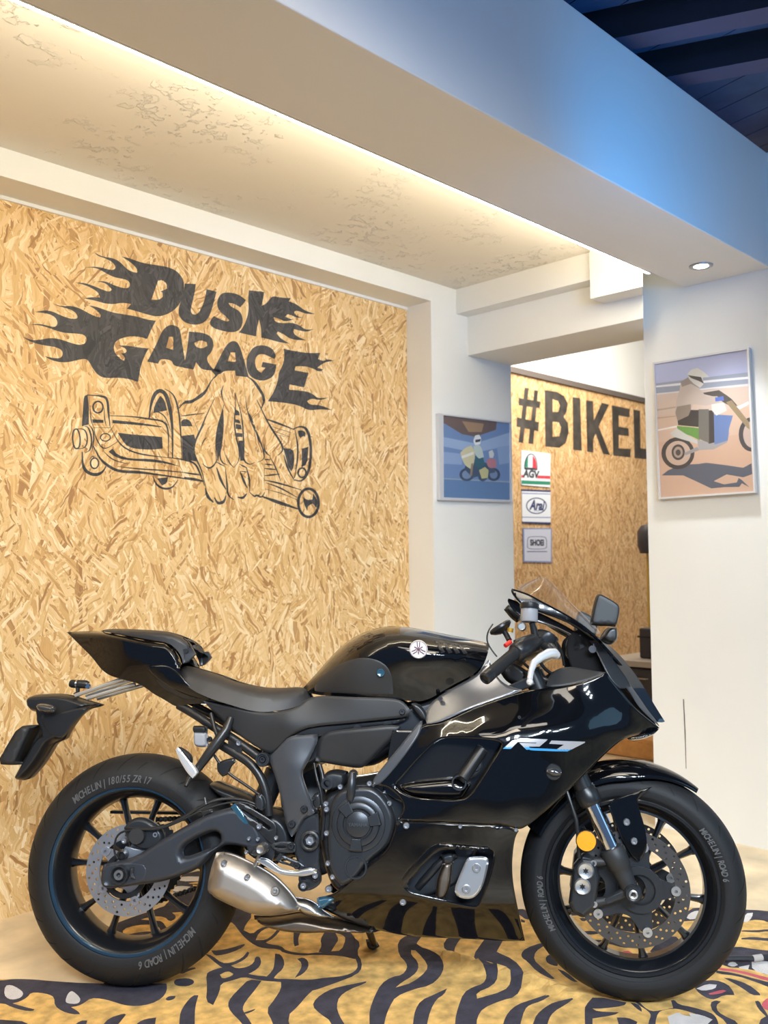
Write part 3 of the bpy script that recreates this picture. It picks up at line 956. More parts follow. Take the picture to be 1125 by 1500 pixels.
L1 = [([(148, 706), (466, 744), (466, 1106), (148, 1094)], (112, 138, 182)), ([(150, 705), (400, 740), (395, 780), (300, 812), (240, 800), (150, 745)], (108, 92, 88)), ([(240, 740), (340, 752), (330, 790), (270, 790)], (160, 132, 104)),
      ([(150, 812), (300, 842), (466, 790), (466, 850), (300, 885), (150, 855)], (150, 172, 206)), ([(150, 880), (240, 890), (240, 940), (150, 935)], (142, 164, 200)), ([(400, 860), (466, 850), (466, 930), (410, 940)], (136, 160, 198)),
      ([(150, 1005), (466, 1020), (466, 1106), (148, 1094)], (98, 128, 170)), ([(150, 1000), (466, 1016), (466, 1022), (150, 1006)], (150, 164, 176)),
      (ellipse(262, 985, 34, 30, 20), (66, 78, 100)), (ellipse(262, 985, 22, 20, 16), (120, 140, 172)), (ellipse(385, 985, 30, 30, 20), (62, 74, 98)), (ellipse(385, 985, 18, 19, 16), (118, 138, 170)), (ellipse(335, 992, 22, 24, 16), (70, 84, 106)),
      ([(250, 960), (262, 925), (300, 915), (345, 930), (385, 945), (392, 975), (340, 985), (290, 1000)], (72, 86, 108)), ([(300, 900), (332, 888), (345, 940), (318, 965), (300, 940)], (58, 100, 112)),
      (smooth_poly([(232, 885), (255, 862), (282, 852), (300, 880), (296, 930), (285, 962), (255, 945), (240, 915)], 2), (204, 198, 160)), ([(238, 900), (292, 880), (294, 892), (240, 912)], (226, 226, 220)),
      (smooth_poly([(292, 858), (310, 846), (330, 858), (340, 905), (318, 912), (300, 895)], 2), (186, 200, 196)), (smooth_poly([(290, 832), (300, 806), (318, 802), (330, 822), (322, 846), (300, 850)], 2), (228, 230, 228)), ([(300, 826), (326, 822), (324, 834), (302, 838)], (58, 64, 80)),
      (smooth_poly([(362, 880), (378, 872), (388, 890), (382, 908), (366, 908)], 2), (206, 208, 206)), (smooth_poly([(352, 918), (372, 908), (396, 918), (398, 950), (372, 958), (355, 945)], 2), (176, 120, 130)), (smooth_poly([(318, 965), (345, 950), (362, 965), (358, 1000), (330, 1004)], 2), (188, 184, 136)), ([(282, 935), (292, 932), (286, 990), (276, 990)], (150, 130, 110))]
picture(p1_, [(133, 704), (465, 744), (467, 1112), (139, 1101)], [(155, 713), (462, 750), (463, 1101), (157, 1089)], L1, 1, 2.982, 0.022, 'small framed bluish photo of riders on motorcycles, hung on the white pillar')

# scratch on the right wall
sc = [(1000.5, 1024), (1002, 1024), (1004.2, 1072), (1005.4, 1126), (1004.6, 1126), (1003.0, 1080)]
tag(mosaic(None, [(sc, 0)], lambda x, y: on_plane(x, y, 0, 3.8142), 'trim_7', [M_grey]), kind='structure')

# ------------------------------------------------------------------ tiger rug
M_rug = mat('rug_ochre', srgb(214, 172, 100), 0.95, bump=(260, 0.5), var=(26, 0.34))
M_rugblack = mat('rug_black', srgb(58, 55, 66), 0.95, bump=(260, 0.5), var=(24, 0.3))
M_rugwhite = mat('rug_white', srgb(206, 200, 196), 0.95, bump=(260, 0.5), var=(18, 0.12))
M_rugred = mat('rug_red', srgb(196, 88, 98), 0.95, bump=(260, 0.5), var=(14, 0.15))
c1 = lambda p: crop(0, 1400, 3.75, p)
c2 = lambda p: crop(240, 1320, 4.018, p)
c3 = lambda p: crop(480, 1340, 3.516, p)
c4 = lambda p: crop(740, 1300, 5.625, p)
c5 = lambda p: crop(900, 1320, 5.0, p)
c6 = lambda p: crop(180, 1280, 6.25, p)
OUT = [(-40, 1437), (25, 1436.5), (50, 1437.5), (100, 1442), (152, 1443.3), (150, 1400), (150, 1370), (165, 1357), (180, 1351), (200, 1344), (230, 1334), (245, 1325), (246, 1310), (252, 1295), (262, 1283), (300, 1276), (330, 1300), (345, 1325), (420, 1330), (560, 1330), (700, 1333), (757, 1334), (829, 1333), (893, 1328), (950, 1330), (1090, 1334), (1180, 1341), (1180, 1560), (-40, 1560)]
B, W, RD, OR = 1, 2, 3, 0
RUG = []


def rg(cr, k, *polys):
    for p in polys:
        RUG.append((smooth_poly(cr(p), 1, True, 80), k))


rg(c1, B, [(-150, 142), (0, 146), (80, 136), (170, 138), (270, 150), (400, 156), (560, 158), (640, 160), (915, 165), (918, 205), (890, 245), (830, 275), (750, 287), (680, 280), (620, 260), (560, 245), (500, 242), (460, 270), (430, 285), (390, 292), (430, 315), (440, 330), (400, 332), (340, 315), (300, 285), (298, 240), (270, 225), (220, 215), (170, 215), (150, 240), (110, 262), (70, 272), (130, 290), (190, 305), (180, 315), (130, 312), (60, 290), (20, 270), (-150, 262)],
   [(560, 395), (600, 350), (680, 325), (692, 332), (640, 400)], [(740, 400), (760, 375), (800, 357), (858, 350), (850, 400)], [(955, 150), (975, 138), (1030, 133), (1065, 145), (1065, 165), (1030, 180), (985, 180), (958, 170)], [(910, 245), (930, 233), (965, 232), (960, 248), (930, 258), (912, 255)], [(985, 420), (985, 375), (990, 320), (1020, 270), (1060, 228), (1090, 228), (1075, 280), (1070, 320), (1070, 420)], [(-100, 355), (0, 360), (60, 365), (140, 372), (180, 420), (-100, 420)], [(400, 400), (440, 367), (480, 365), (470, 400)], [(980, 100), (1010, 85), (1070, 70), (1075, 80), (1030, 95), (1000, 112)])
rg(c1, W, [(28, 175), (60, 170), (100, 190), (130, 215), (118, 240), (80, 252), (45, 248), (22, 225)], [(385, 208), (400, 205), (440, 240), (440, 262), (420, 275), (370, 272), (358, 260), (370, 225)])
rg(c2, B, [(248, 440), (275, 418), (340, 398), (395, 398), (450, 425), (540, 448), (600, 452), (660, 470), (720, 470), (850, 478), (960, 460), (1050, 455), (1125, 425), (1125, 448), (1050, 478), (960, 512), (880, 540), (820, 545), (710, 490), (600, 482), (540, 472), (470, 455), (400, 478), (335, 495), (328, 545), (290, 622), (248, 600), (255, 520)])
rg(c2, OR, [(330, 442), (370, 420), (415, 430), (400, 450), (345, 468)])
rg(c2, B, [(240, 318), (285, 330), (340, 372), (395, 372), (460, 345), (492, 308), (503, 315), (490, 342), (440, 372), (395, 388), (430, 405), (490, 397), (530, 372), (538, 337), (565, 337), (575, 375), (550, 410), (500, 438), (440, 455), (380, 420), (320, 385)],
   [(278, 300), (320, 300), (400, 285), (470, 262), (478, 268), (450, 292), (380, 318), (330, 328), (300, 330)], [(285, 255), (330, 240), (390, 228), (340, 245), (300, 258)], [(655, 320), (690, 325), (712, 370), (700, 412), (660, 445), (640, 480), (590, 470), (640, 420), (650, 385)], [(785, 350), (820, 340), (850, 360), (852, 400), (820, 440), (770, 465), (790, 435), (808, 405), (812, 375)],
   [(690, 490), (880, 535), (840, 570), (790, 630), (725, 690), (760, 800), (660, 800), (640, 723), (602, 650), (650, 590), (690, 530)], [(500, 470), (575, 480), (540, 530), (480, 600), (462, 640), (475, 670), (512, 723), (540, 780), (490, 780), (455, 723), (392, 660), (375, 615), (395, 575), (450, 520)], [(470, 665), (540, 642), (530, 655), (482, 675)],
   [(380, 130), (415, 20), (480, 30), (525, 95), (480, 150), (470, 180), (520, 205), (560, 170), (640, 150), (660, 165), (610, 165), (560, 195), (540, 240), (600, 240), (640, 210), (670, 172), (690, 175), (650, 225), (600, 255), (620, 265), (690, 275), (720, 305), (830, 320), (920, 310), (1040, 318), (1125, 335), (1125, 350), (1040, 330), (900, 325), (800, 332), (700, 315), (680, 295), (590, 290), (540, 275), (480, 230), (440, 180), (410, 140)],
   [(765, 168), (830, 168), (800, 200), (790, 235), (795, 270), (770, 278), (762, 250)], [(955, 175), (1050, 170), (1125, 210), (1125, 330), (1020, 320), (910, 310), (930, 270), (920, 235)])
rg(c2, OR, [(1010, 195), (1050, 205), (1078, 235), (1055, 300), (985, 305), (1010, 265), (1030, 235)])
rg(c3, B, [(60, 80), (110, 75), (130, 130), (170, 160), (150, 205), (178, 250), (170, 300), (120, 330), (30, 345), (0, 350), (0, 335), (90, 322), (140, 300), (158, 270), (140, 225), (90, 212), (20, 212), (0, 205), (70, 195), (95, 130), (75, 100)], [(0, 400), (60, 380), (200, 352), (195, 362), (110, 395), (60, 430), (45, 480), (60, 530), (90, 580), (140, 680), (60, 680), (20, 562), (-40, 520), (-80, 480), (-60, 440)],
   [(360, 150), (410, 110), (490, 112), (455, 160), (470, 190), (540, 215), (590, 240), (600, 280), (580, 330), (530, 375), (440, 395), (350, 430), (320, 480), (300, 530), (290, 580), (290, 680), (220, 680), (215, 562), (215, 500), (240, 430), (275, 365), (330, 330), (385, 320), (410, 285), (405, 255), (365, 215)])
rg(c3, OR, [(430, 195), (460, 200), (515, 260), (510, 300), (440, 360), (350, 385), (380, 360), (440, 325), (468, 290), (465, 250), (430, 215)])
rg(c3, B, [(620, 120), (695, 120), (660, 165), (650, 200), (670, 240), (630, 210), (590, 170)], [(615, 390), (600, 420), (560, 445), (530, 500), (510, 580), (500, 680), (430, 680), (440, 562), (450, 500), (480, 450), (550, 420)],
   [(820, 120), (910, 130), (870, 200), (960, 240), (1010, 300), (1005, 370), (970, 430), (890, 450), (800, 490), (770, 540), (765, 600), (765, 680), (655, 680), (655, 562), (670, 490), (700, 410), (750, 380), (800, 365), (820, 330), (810, 300), (765, 260), (750, 215), (790, 160)])
rg(c3, OR, [(815, 245), (850, 255), (940, 320), (945, 360), (910, 400), (770, 440), (765, 410), (850, 375), (880, 330), (870, 290), (830, 270)])
rg(c3, B, [(1125, 425), (1040, 460), (1010, 500), (985, 600), (960, 680), (880, 680), (905, 562), (930, 510), (975, 470), (1050, 445), (1125, 422)])
rg(c4, B, [(95, 195), (150, 185), (200, 230), (230, 275), (170, 275), (130, 245), (100, 230)], [(130, 270), (165, 285), (160, 300), (130, 295)], [(470, 190), (620, 180), (860, 160), (860, 205), (720, 225), (560, 250), (480, 240)], [(610, 268), (650, 262), (680, 280), (640, 295)], [(630, 375), (720, 370), (800, 390), (720, 405), (650, 400)], [(700, 445), (850, 450), (1000, 485), (1060, 515), (960, 510), (860, 480), (720, 460)],
   [(130, 560), (170, 515), (310, 465), (330, 490), (250, 540), (235, 610), (300, 670), (410, 770), (380, 775), (260, 710), (180, 620), (140, 595)], [(330, 600), (350, 570), (400, 560), (440, 650), (420, 665), (350, 640)], [(430, 685), (500, 710), (600, 795), (560, 795), (480, 740)], [(0, 1100), (60, 1020), (130, 970), (350, 900), (368, 910), (300, 950), (200, 980), (160, 1020), (130, 1125), (90, 1300), (-40, 1300)],
   [(200, 1220), (235, 1125), (260, 1060), (330, 1000), (400, 960), (550, 930), (560, 940), (500, 980), (400, 1040), (360, 1100), (330, 1220)], [(660, 990), (740, 910), (1000, 960), (980, 990), (800, 1015), (720, 1015), (760, 1040), (940, 1045), (900, 1070), (720, 1100), (720, 1200), (660, 1200), (655, 1040)], [(1030, 960), (1090, 970), (1125, 1010), (1125, 1040), (1080, 1010)], [(920, 1090), (1010, 1090), (1090, 1125), (1060, 1200), (950, 1200)])
rg(c4, RD, [(920, 560), (1000, 530), (1060, 560), (1050, 600), (1000, 610)])
rg(c5, B, [(600, 50), (945, 66), (1020, 74), (1125, 86), (1400, 110), (1400, 180), (1125, 165), (1090, 150), (1010, 145), (950, 165), (640, 150), (500, 160), (500, 110)])
rg(c5, W, [(960, 100), (1015, 95), (1010, 125), (975, 165), (945, 160)], [(545, 105), (600, 80), (640, 90), (640, 130), (560, 148), (530, 135)])
rg(c5, B, [(935, 225), (1040, 225), (1125, 215), (1300, 220), (1300, 240), (1125, 232), (1040, 242), (930, 235)], [(930, 285), (1010, 275), (1125, 285), (1300, 290), (1300, 315), (1125, 305), (1000, 295), (930, 295)], [(820, 360), (910, 345), (1000, 360), (1125, 375), (1400, 390), (1400, 600), (1125, 560), (1000, 510), (790, 492), (780, 430)])
rg(c5, W, [(840, 460), (880, 455), (905, 480), (870, 495), (830, 480)], [(910, 495), (990, 480), (980, 515), (920, 505)], [(1005, 450), (1125, 455), (1300, 470), (1300, 600), (1125, 555), (1010, 520)])
rg(c5, RD, [(760, 500), (900, 515), (1125, 575), (1300, 610), (1300, 640), (1125, 600), (1000, 560), (880, 530), (770, 520)])
rg(c5, B, [(740, 520), (880, 540), (1040, 585), (1125, 605), (1300, 640), (1300, 690), (1125, 640), (1050, 610), (900, 560), (750, 545)], [(800, 575), (860, 580), (980, 620), (1060, 680), (1070, 700), (1010, 700), (940, 650), (850, 600)], [(590, 650), (640, 600), (740, 590), (830, 620), (870, 670), (880, 700), (800, 700), (740, 735), (690, 730), (620, 690)])
rg(c5, W, [(600, 655), (680, 620), (750, 625), (740, 655), (650, 672)])
rg(c5, RD, [(690, 690), (790, 660), (820, 670), (780, 690), (700, 700)], [(1075, 760), (1125, 715), (1250, 700), (1250, 830), (1125, 815), (1090, 800)])
rg(c5, B, [(700, 760), (740, 740), (780, 750), (745, 780), (760, 830), (830, 870), (900, 900), (950, 1000), (860, 1000), (820, 900), (720, 830)], [(415, 740), (440, 735), (470, 770), (570, 790), (700, 830), (740, 860), (760, 900), (780, 1000), (700, 1000), (680, 900), (620, 850), (500, 810), (430, 800), (360, 810), (320, 830), (300, 900), (300, 1000), (240, 1000), (250, 900), (270, 850), (250, 820), (190, 780), (150, 750), (180, 745), (220, 790), (270, 820), (330, 815), (430, 795)],
   [(1030, 745), (1060, 740), (1080, 780), (1125, 850), (1200, 1000), (1060, 1000), (1060, 890), (1110, 860), (1050, 800)], [(330, 300), (440, 260), (490, 310), (470, 350), (380, 380), (330, 420), (260, 380)])
rg(c5, W, [(390, 860), (470, 825), (500, 850), (560, 860), (545, 835), (640, 850), (720, 885), (700, 900), (620, 980), (420, 980)], [(215, 400), (240, 375), (260, 430), (230, 450)], [(270, 390), (350, 375), (380, 390), (310, 430)])
rg(c5, RD, [(50, 405), (130, 400), (140, 435), (80, 440)])
rg(c6, B, [(-190, 560), (-190, 500), (0, 440), (240, 350), (420, 300), (490, 90), (560, 0), (800, -60), (1000, 160), (1050, 300), (1000, 470), (900, 480), (720, 500), (620, 520), (560, 600), (480, 640), (440, 650), (240, 670), (120, 700), (-190, 760)])
rg(c6, OR, [(165, 435), (280, 405), (380, 410), (430, 455), (480, 430), (485, 400), (450, 370), (600, 358), (520, 450), (445, 525), (400, 510), (360, 450), (290, 445)], [(0, 520), (120, 485), (300, 480), (345, 520), (345, 570), (290, 590), (180, 610), (120, 605), (290, 545), (200, 540), (0, 575)], [(600, 95), (710, 80), (712, 100), (620, 105)], [(640, 110), (700, 120), (700, 145), (650, 165)], [(1000, 460), (1040, 540), (1120, 620), (1000, 620), (860, 640), (900, 560)])
rg(c6, W, [(510, 50), (560, 32), (715, 36), (715, 75), (530, 80)], [(450, 140), (520, 120), (620, 130), (600, 155), (500, 180), (455, 170)], [(415, 185), (470, 180), (580, 195), (440, 205)])
_f0, _f1 = on_plane(600, 1388, 2, 0), on_plane(850, 1462, 2, 0)
_g0, _g1 = on_plane(520, 1372, 2, 0), on_plane(552, 1392, 2, 0)


def fold(p, a, b, hgt, wid):
    d = b - a
    t = max(-0.1, min(1.1, (p - a).dot(d) / d.length_squared))
    q = a + d * t
    e = max(0.0, min(1, t * 3 + .3, (1 - t) * 3 + .3))
    return hgt * e * math.exp(-((p - q).length / wid) ** 2)


def rug_map(x, y):
    p = on_plane(x, y, 2, 0.0)
    z = 0.005 + fold(p, _f0, _f1, 0.022, 0.022) + fold(p, _g0, _g1, 0.012, 0.02) + 0.0012 * math.sin(p.x * 17 + p.y * 5) * math.sin(p.y * 13)
    return Vector((p.x, p.y, z))


rug = mosaic(smooth_poly(OUT, 1, True, 80), RUG, rug_map, 'tiger_rug', [M_rug, M_rugblack, M_rugwhite, M_rugred], None, grid=(13, 7), back=Vector((0, 0, -0.0048)))
tag(rug, 'ochre tiger shaped rug with black stripes spread flat under the black motorcycle', 'rug')

# cable on the rug
M_cable = mat('black_cable', srgb(36, 35, 40), 0.5)
M_tape = mat('pale_tape', srgb(176, 166, 158), 0.7)
cpts = [on_plane(x, y, 2, 0.018) for x, y in ((1060, 1404.5), (1080, 1404), (1103, 1404), (1125, 1401), (1150, 1396), (1190, 1385))]
cab = MB().tube(cpts, 0.0085, 10).build('cable', M_cable)
tag(cab, 'black cable with a band of pale tape lying on the rug behind the front wheel', 'cable')
tp = [on_plane(x, y, 2, 0.018) for x, y in ((1102.5, 1404), (1109, 1403.2), (1116, 1402.3))]
MB().tube(tp, 0.0092, 10).build('tape', M_tape, cab)
tag(cab.children[0], 'pale worn tape')

# ------------------------------------------------------------------ things in the room behind
M_pine = mat('pallet_pine', srgb(206, 148, 84), 0.7, var=(22, 0.15))
px0, px1, py0, py1 = 5.02, 5.50, 2.35, 3.15
pal = empty('wooden_pallet', (px0, py0, 0))
for i in range(6):
    y = py0 + i * (py1 - py0 - 0.12) / 5
    child(bevel(MB().box((px0, y, 0.098), (px1, y + 0.12, 0.12)).build('deck_board', M_pine, None, False), 0.003), pal)
for x in (px0, (px0 + px1) / 2 - 0.04, px1 - 0.09):
    child(bevel(MB().box((x, py0, 0.004), (x + 0.09, py1, 0.098)).build('bearer', M_pine, None, False), 0.003), pal)
tag(pal, 'pale wooden pallet on the floor beyond the doorway, below the nose of the motorcycle', 'pallet')
M_crate = mat('dark_case', srgb(58, 54, 58), 0.5, var=(8, 0.2))
M_bench = mat('grey_bench', srgb(176, 164, 150), 0.6)
bx = empty('work_bench', (6.1, 3.0, 0))
child(bevel(MB().box((5.56, 2.3, 0.475), (6.5, 3.45, 0.515)).build('bench_top', M_bench, None, False), 0.004), bx)
child(bevel(MB().box((5.60, 2.34, 0.10), (6.46, 3.41, 0.475)).build('cabinet', M_dark, None, False), 0.004), bx)
for y in (2.36, 2.71, 3.06):
    d_ = child(bevel(MB().box((5.585, y, 0.13), (5.60, y + 0.33, 0.46)).build('door', M_crate, None, False), 0.003), bx)
    MB().tube([(5.585, y + .04, .40), (5.57, y + .045, .40), (5.57, y + .12, .40), (5.585, y + .125, .40)], .005, 6).build('handle', M_bench, d_)
child(MB().box((5.62, 2.36, 0.0), (6.44, 3.39, 0.10)).build('plinth', M_black, None, False), bx)
tag(bx, 'pale topped dark work bench in the room beyond the doorway', 'bench')
cs = empty('tool_case', (6.0, 3.0, 0.515))
child(bevel(MB().box((5.75, 2.5, 0.515), (6.2, 3.25, 0.72)).build('body', M_crate, None, False), 0.012), cs)
child(bevel(MB().box((5.74, 2.49, 0.655), (6.21, 3.26, 0.668)).build('lid_seam', M_black, None, False), 0.004), cs)
for y in (2.65, 3.0):
    child(bevel(MB().box((5.735, y, 0.63), (5.75, y + 0.07, 0.695)).build('latch', M_bench, None, False), 0.002), cs)
child(MB().tube([(5.74, 2.80, 0.60), (5.70, 2.81, 0.585), (5.70, 2.95, 0.585), (5.74, 2.96, 0.60)], 0.01, 8).build('handle', M_black), cs)
tag(cs, 'dark grey tool case with latches lying on the pale work bench', 'case')
q = on_plane(952, 930, 0, 6.9)
fr_ = empty('floor_lamp', (q.x, q.y, 0))
M_stand = mat('yellow_stand', srgb(196, 160, 72), 0.5)
child(MB().tube([(q.x, q.y, 0.02), (q.x, q.y, 1.26)], 0.014, 10).build('pole', M_stand), fr_)
child(MB().lathe([(0.0, 0), (0.16, 0), (0.16, 0.012), (0.03, 0.03), (0.0, 0.03)], (q.x, q.y, 0), (0, 0, 1), 24).build('base', M_crate), fr_)
child(MB().lathe([(0.0, 1.24), (0.06, 1.24), (0.082, 1.30), (0.082, 1.42), (0.05, 1.47), (0.0, 1.48)], (q.x, q.y, 0), (0, 0, 1), 24).build('lamp_head', M_crate), fr_)
tag(fr_, 'dark round headed lamp on a yellow pole beside the doorway edge', 'lamp')

# ================================================================== MOTORCYCLE
YAW, LEAN, STEER = -0.8783, 0.1571, 0.13
R1, W1, R2, W2 = 0.3149, 0.09, 0.2999, 0.06
fw = Vector((math.cos(YAW), math.sin(YAW), 0))
rt0 = Vector((math.sin(YAW), -math.cos(YAW), 0))
up_ = Vector((0, 0, math.cos(LEAN))) - rt0 * math.sin(LEAN)
rt_ = rt0 * math.cos(LEAN) + Vector((0, 0, math.sin(LEAN)))
O_ = Vector((1.3872, 2.3965, 0.0065))
Z1 = Vector((0, 0, 1))
rc1, rc2 = W1 * .85, W2 * .85
AX_R = O_ + (R1 - rc1) * up_ + rc1 * Z1
AX_F0 = O_ + fw * 1.395 + (R2 - rc2) * up_ + rc2 * Z1
ZR = R1 - rc1 + rc1 * math.cos(LEAN)
ORG = AX_R - up_ * ZR
BM = Matrix.Translation(ORG) @ Matrix((fw, -rt_, up_)).transposed().to_4x4()
BI = BM.inverted()
ca = math.radians(23.4)
sax = -math.sin(ca) * fw + math.cos(ca) * up_
perp = math.cos(ca) * fw + math.sin(ca) * up_
RS = Quaternion(sax, -STEER)
AX_F = AX_F0 - perp * 0.035 + RS @ (perp * 0.035)
s_fw, s_rt, s_up = RS @ fw, RS @ rt_, RS @ up_
SM = BI @ (Matrix.Translation(AX_F) @ Matrix((s_fw, -s_rt, s_up)).transposed().to_4x4())   # steered frame in bike space
S_rt = Vector((0, 0, 0)) + (SM.to_3x3() @ Vector((0, -1, 0)))

bike = empty('motorcycle')
bike.matrix_world = BM
tag(bike, 'glossy black sport motorcycle leaning on its side stand on the tiger rug', 'motorcycle')
B_rt = Vector((0, -1, 0))


def Lp(px, py, off):                               # photograph point -> bike space, at a distance right of the centre plane
    r = px_ray(px, py)
    p0 = ORG + rt_ * off
    t = (p0 - CAM_P).dot(rt_) / r.dot(rt_)
    return BI @ (CAM_P + r * t)


def Sp(px, py, off):                               # the same in the steered front end
    r = px_ray(px, py)
    p0 = AX_F + s_rt * off
    t = (p0 - CAM_P).dot(s_rt) / r.dot(s_rt)
    return BI @ (CAM_P + r * t)


FR = {'L': (Lp, B_rt), 'S': (Sp, S_rt)}


def pxm(px, py, off, fr='L'):
    f = FR[fr][0]
    return ((f(px + 2, py, off) - f(px - 2, py, off)).length + (f(px, py + 2, off) - f(px, py - 2, off)).length) / 8


import numpy as np


def bdist(P, loops):
    P = np.asarray(P, float)
    d = np.full(len(P), 1e9)
    for lp in loops:
        A = np.asarray(lp, float)
        Bq = np.roll(A, -1, 0)
        AB = Bq - A
        L2 = (AB ** 2).sum(1) + 1e-12
        t = np.clip(((P[:, None, :] - A[None]) * AB[None]).sum(2) / L2, 0, 1)
        q = A[None] + t[..., None] * AB[None]
        d = np.minimum(d, np.sqrt(((P[:, None, :] - q) ** 2).sum(2)).min(1))
    return d


def pldist(P, line):
    P = np.asarray(P, float)
    A = np.asarray(line[:-1], float)
    Bq = np.asarray(line[1:], float)
    AB = Bq - A
    L2 = (AB ** 2).sum(1) + 1e-12
    t = np.clip(((P[:, None, :] - A[None]) * AB[None]).sum(2) / L2, 0, 1)
    q = A[None] + t[..., None] * AB[None]
    return np.sqrt(((P[:, None, :] - q) ** 2).sum(2)).min(1)


def rbf(ctrl):
    C = np.array([(c[0], c[1]) for c in ctrl], float) / 100
    v = np.array([c[2] for c in ctrl], float)
    n = len(C)

    def ph(r):
        return np.where(r > 1e-9, r * r * np.log(r + 1e-12), 0.0)
    K = ph(np.sqrt(((C[:, None] - C[None]) ** 2).sum(2))) + 0.02 * np.eye(n)
    Pm = np.hstack([np.ones((n, 1)), C])
    A = np.vstack([np.hstack([K, Pm]), np.hstack([Pm.T, np.zeros((3, 3))])])
    w = np.linalg.solve(A, np.concatenate([v, np.zeros(3)]))

    def fn(P):
        Q = np.asarray(P, float) / 100
        return ph(np.sqrt(((Q[:, None] - C[None]) ** 2).sum(2))) @ w[:n] + w[n] + Q @ w[n + 1:]
    return fn


def tri_region(outer, holes, rings, step, seam=()):
    """triangulate a region; returns points, triangles and distance to the border"""
    loops = [resample(outer, step)] + [resample(h, step * .8) for h in holes]
    vs, es = [], []
    for lp in loops:
        n = len(vs)
        vs += [Vector(p) for p in lp]
        es += [(n + i, n + (i + 1) % len(lp)) for i in range(len(lp))]

    inside = lambda x, y: pip(x, y, loops[0]) and not any(pip(x, y, h) for h in loops[1:])
    cand = []
    for lp in loops:
        n = len(lp)
        for i in range(n):
            a, b = lp[i - 1], lp[(i + 1) % n]
            dx, dy = b[0] - a[0], b[1] - a[1]
            L = math.hypot(dx, dy) or 1
            for r in rings:
                for s in (1, -1):
                    cand.append((lp[i][0] - dy / L * r * s, lp[i][1] + dx / L * r * s, r))
    if cand:
        dd = bdist([(c[0], c[1]) for c in cand], loops)
        keep = [c for c, d in zip(cand, dd) if d > 0.93 * c[2] and inside(c[0], c[1])]
        seen = {}
        for c in keep:
            k = (round(c[0] / (step * .35)), round(c[1] / (step * .35)), rings.index(c[2]))
            if k not in seen:
                seen[k] = c
        vs += [Vector((c[0], c[1])) for c in seen.values()]
    xs = [p[0] for p in loops[0]]
    ys = [p[1] for p in loops[0]]
    g = step * 1.15
    gp = []
    x = min(xs)
    row = 0
    while x < max(xs):
        y = min(ys) + (g / 2 if row % 2 else 0)
        while y < max(ys):
            if inside(x, y):
                gp.append((x, y))
            y += g
        x += g * .87
        row += 1
    if gp:
        dd = bdist(gp, loops)
        lim = (max(rings) if rings else 0) + step * .45
        vs += [Vector(p) for p, d in zip(gp, dd) if d > lim]
    ov, oe, of, _, _, _ = delaunay_2d_cdt(vs, es, [], 0, 1e-4)
    tris = []
    for f in of:
        cx = sum(ov[i][0] for i in f) / 3
        cy = sum(ov[i][1] for i in f) / 3
        if inside(cx, cy):
            tris.append(tuple(f))
    used = sorted({i for f in tris for i in f})
    rm = {i: k for k, i in enumerate(used)}
    P = [(ov[i][0], ov[i][1]) for i in used]
    return P, [tuple(rm[i] for i in f) for f in tris], bdist(P, loops), loops


def border_edges(tris):
    es = {}
    for f in tris:
        for i in range(3):
            es[(f[i], f[(i + 1) % 3])] = 1
    return [e for e in es if (e[1], e[0]) not in es]


def rnd(d, e):
    t = np.clip(1 - d / e, 0, 1)
    return 1 - np.sqrt(np.clip(1 - t * t, 0, 1))


def facet(name, front, normals, tris, rest_v, rest_f, m, parent, angle):
    """front skin with exact normals, the rest of the solid shaded by angle"""
    n0 = len(front)
    V = list(front) + list(rest_v)
    Fs = list(tris) + [tuple(i + n0 for i in f) for f in rest_f]
    me = bpy.data.meshes.new(name)
    me.from_pydata([tuple(v) for v in V], [], Fs)
    me.materials.append(m)
    me.polygons.foreach_set('use_smooth', [True] * len(Fs))
    me.update()
    nt_ = len(tris)
    k = 0
    ln = []
    # front triangles must wind towards their normals
    for pi, f in enumerate(Fs):
        for i in f:
            ln.append(tuple(normals[i]) if pi < nt_ else (0.0, 0.0, 0.0))
    me.set_sharp_from_angle(angle=math.radians(angle))
    me.normals_split_custom_set(ln)
    o = bpy.data.objects.new(name, me)
    COL.objects.link(o)
    o.parent = parent
    return o


def field_normals(pos, P, n):
    """unit normals of the surface pos(P) from small steps in the outline's plane"""
    P = np.asarray(P, float)
    e = .7
    A, B = pos(P + [e, 0]), pos(P - [e, 0])
    C, D = pos(P + [0, e]), pos(P - [0, e])
    out = []
    for a, b, c, d in zip(A, B, C, D):
        q = (a - b).cross(c - d)
        if q.length < 1e-12:
            q = Vector(n)
        q.normalize()
        out.append(q if q.dot(n) >= 0 else -q)
    return out


def wind(tris, V, n):
    out = []
    for t in tris:
        q = (V[t[1]] - V[t[0]]).cross(V[t[2]] - V[t[0]])
        out.append(t if q.dot(n) >= 0 else (t[0], t[2], t[1]))
    return out


def flip(o):
    """left-hand twin of a right-hand part"""
    return reflect(o, None)


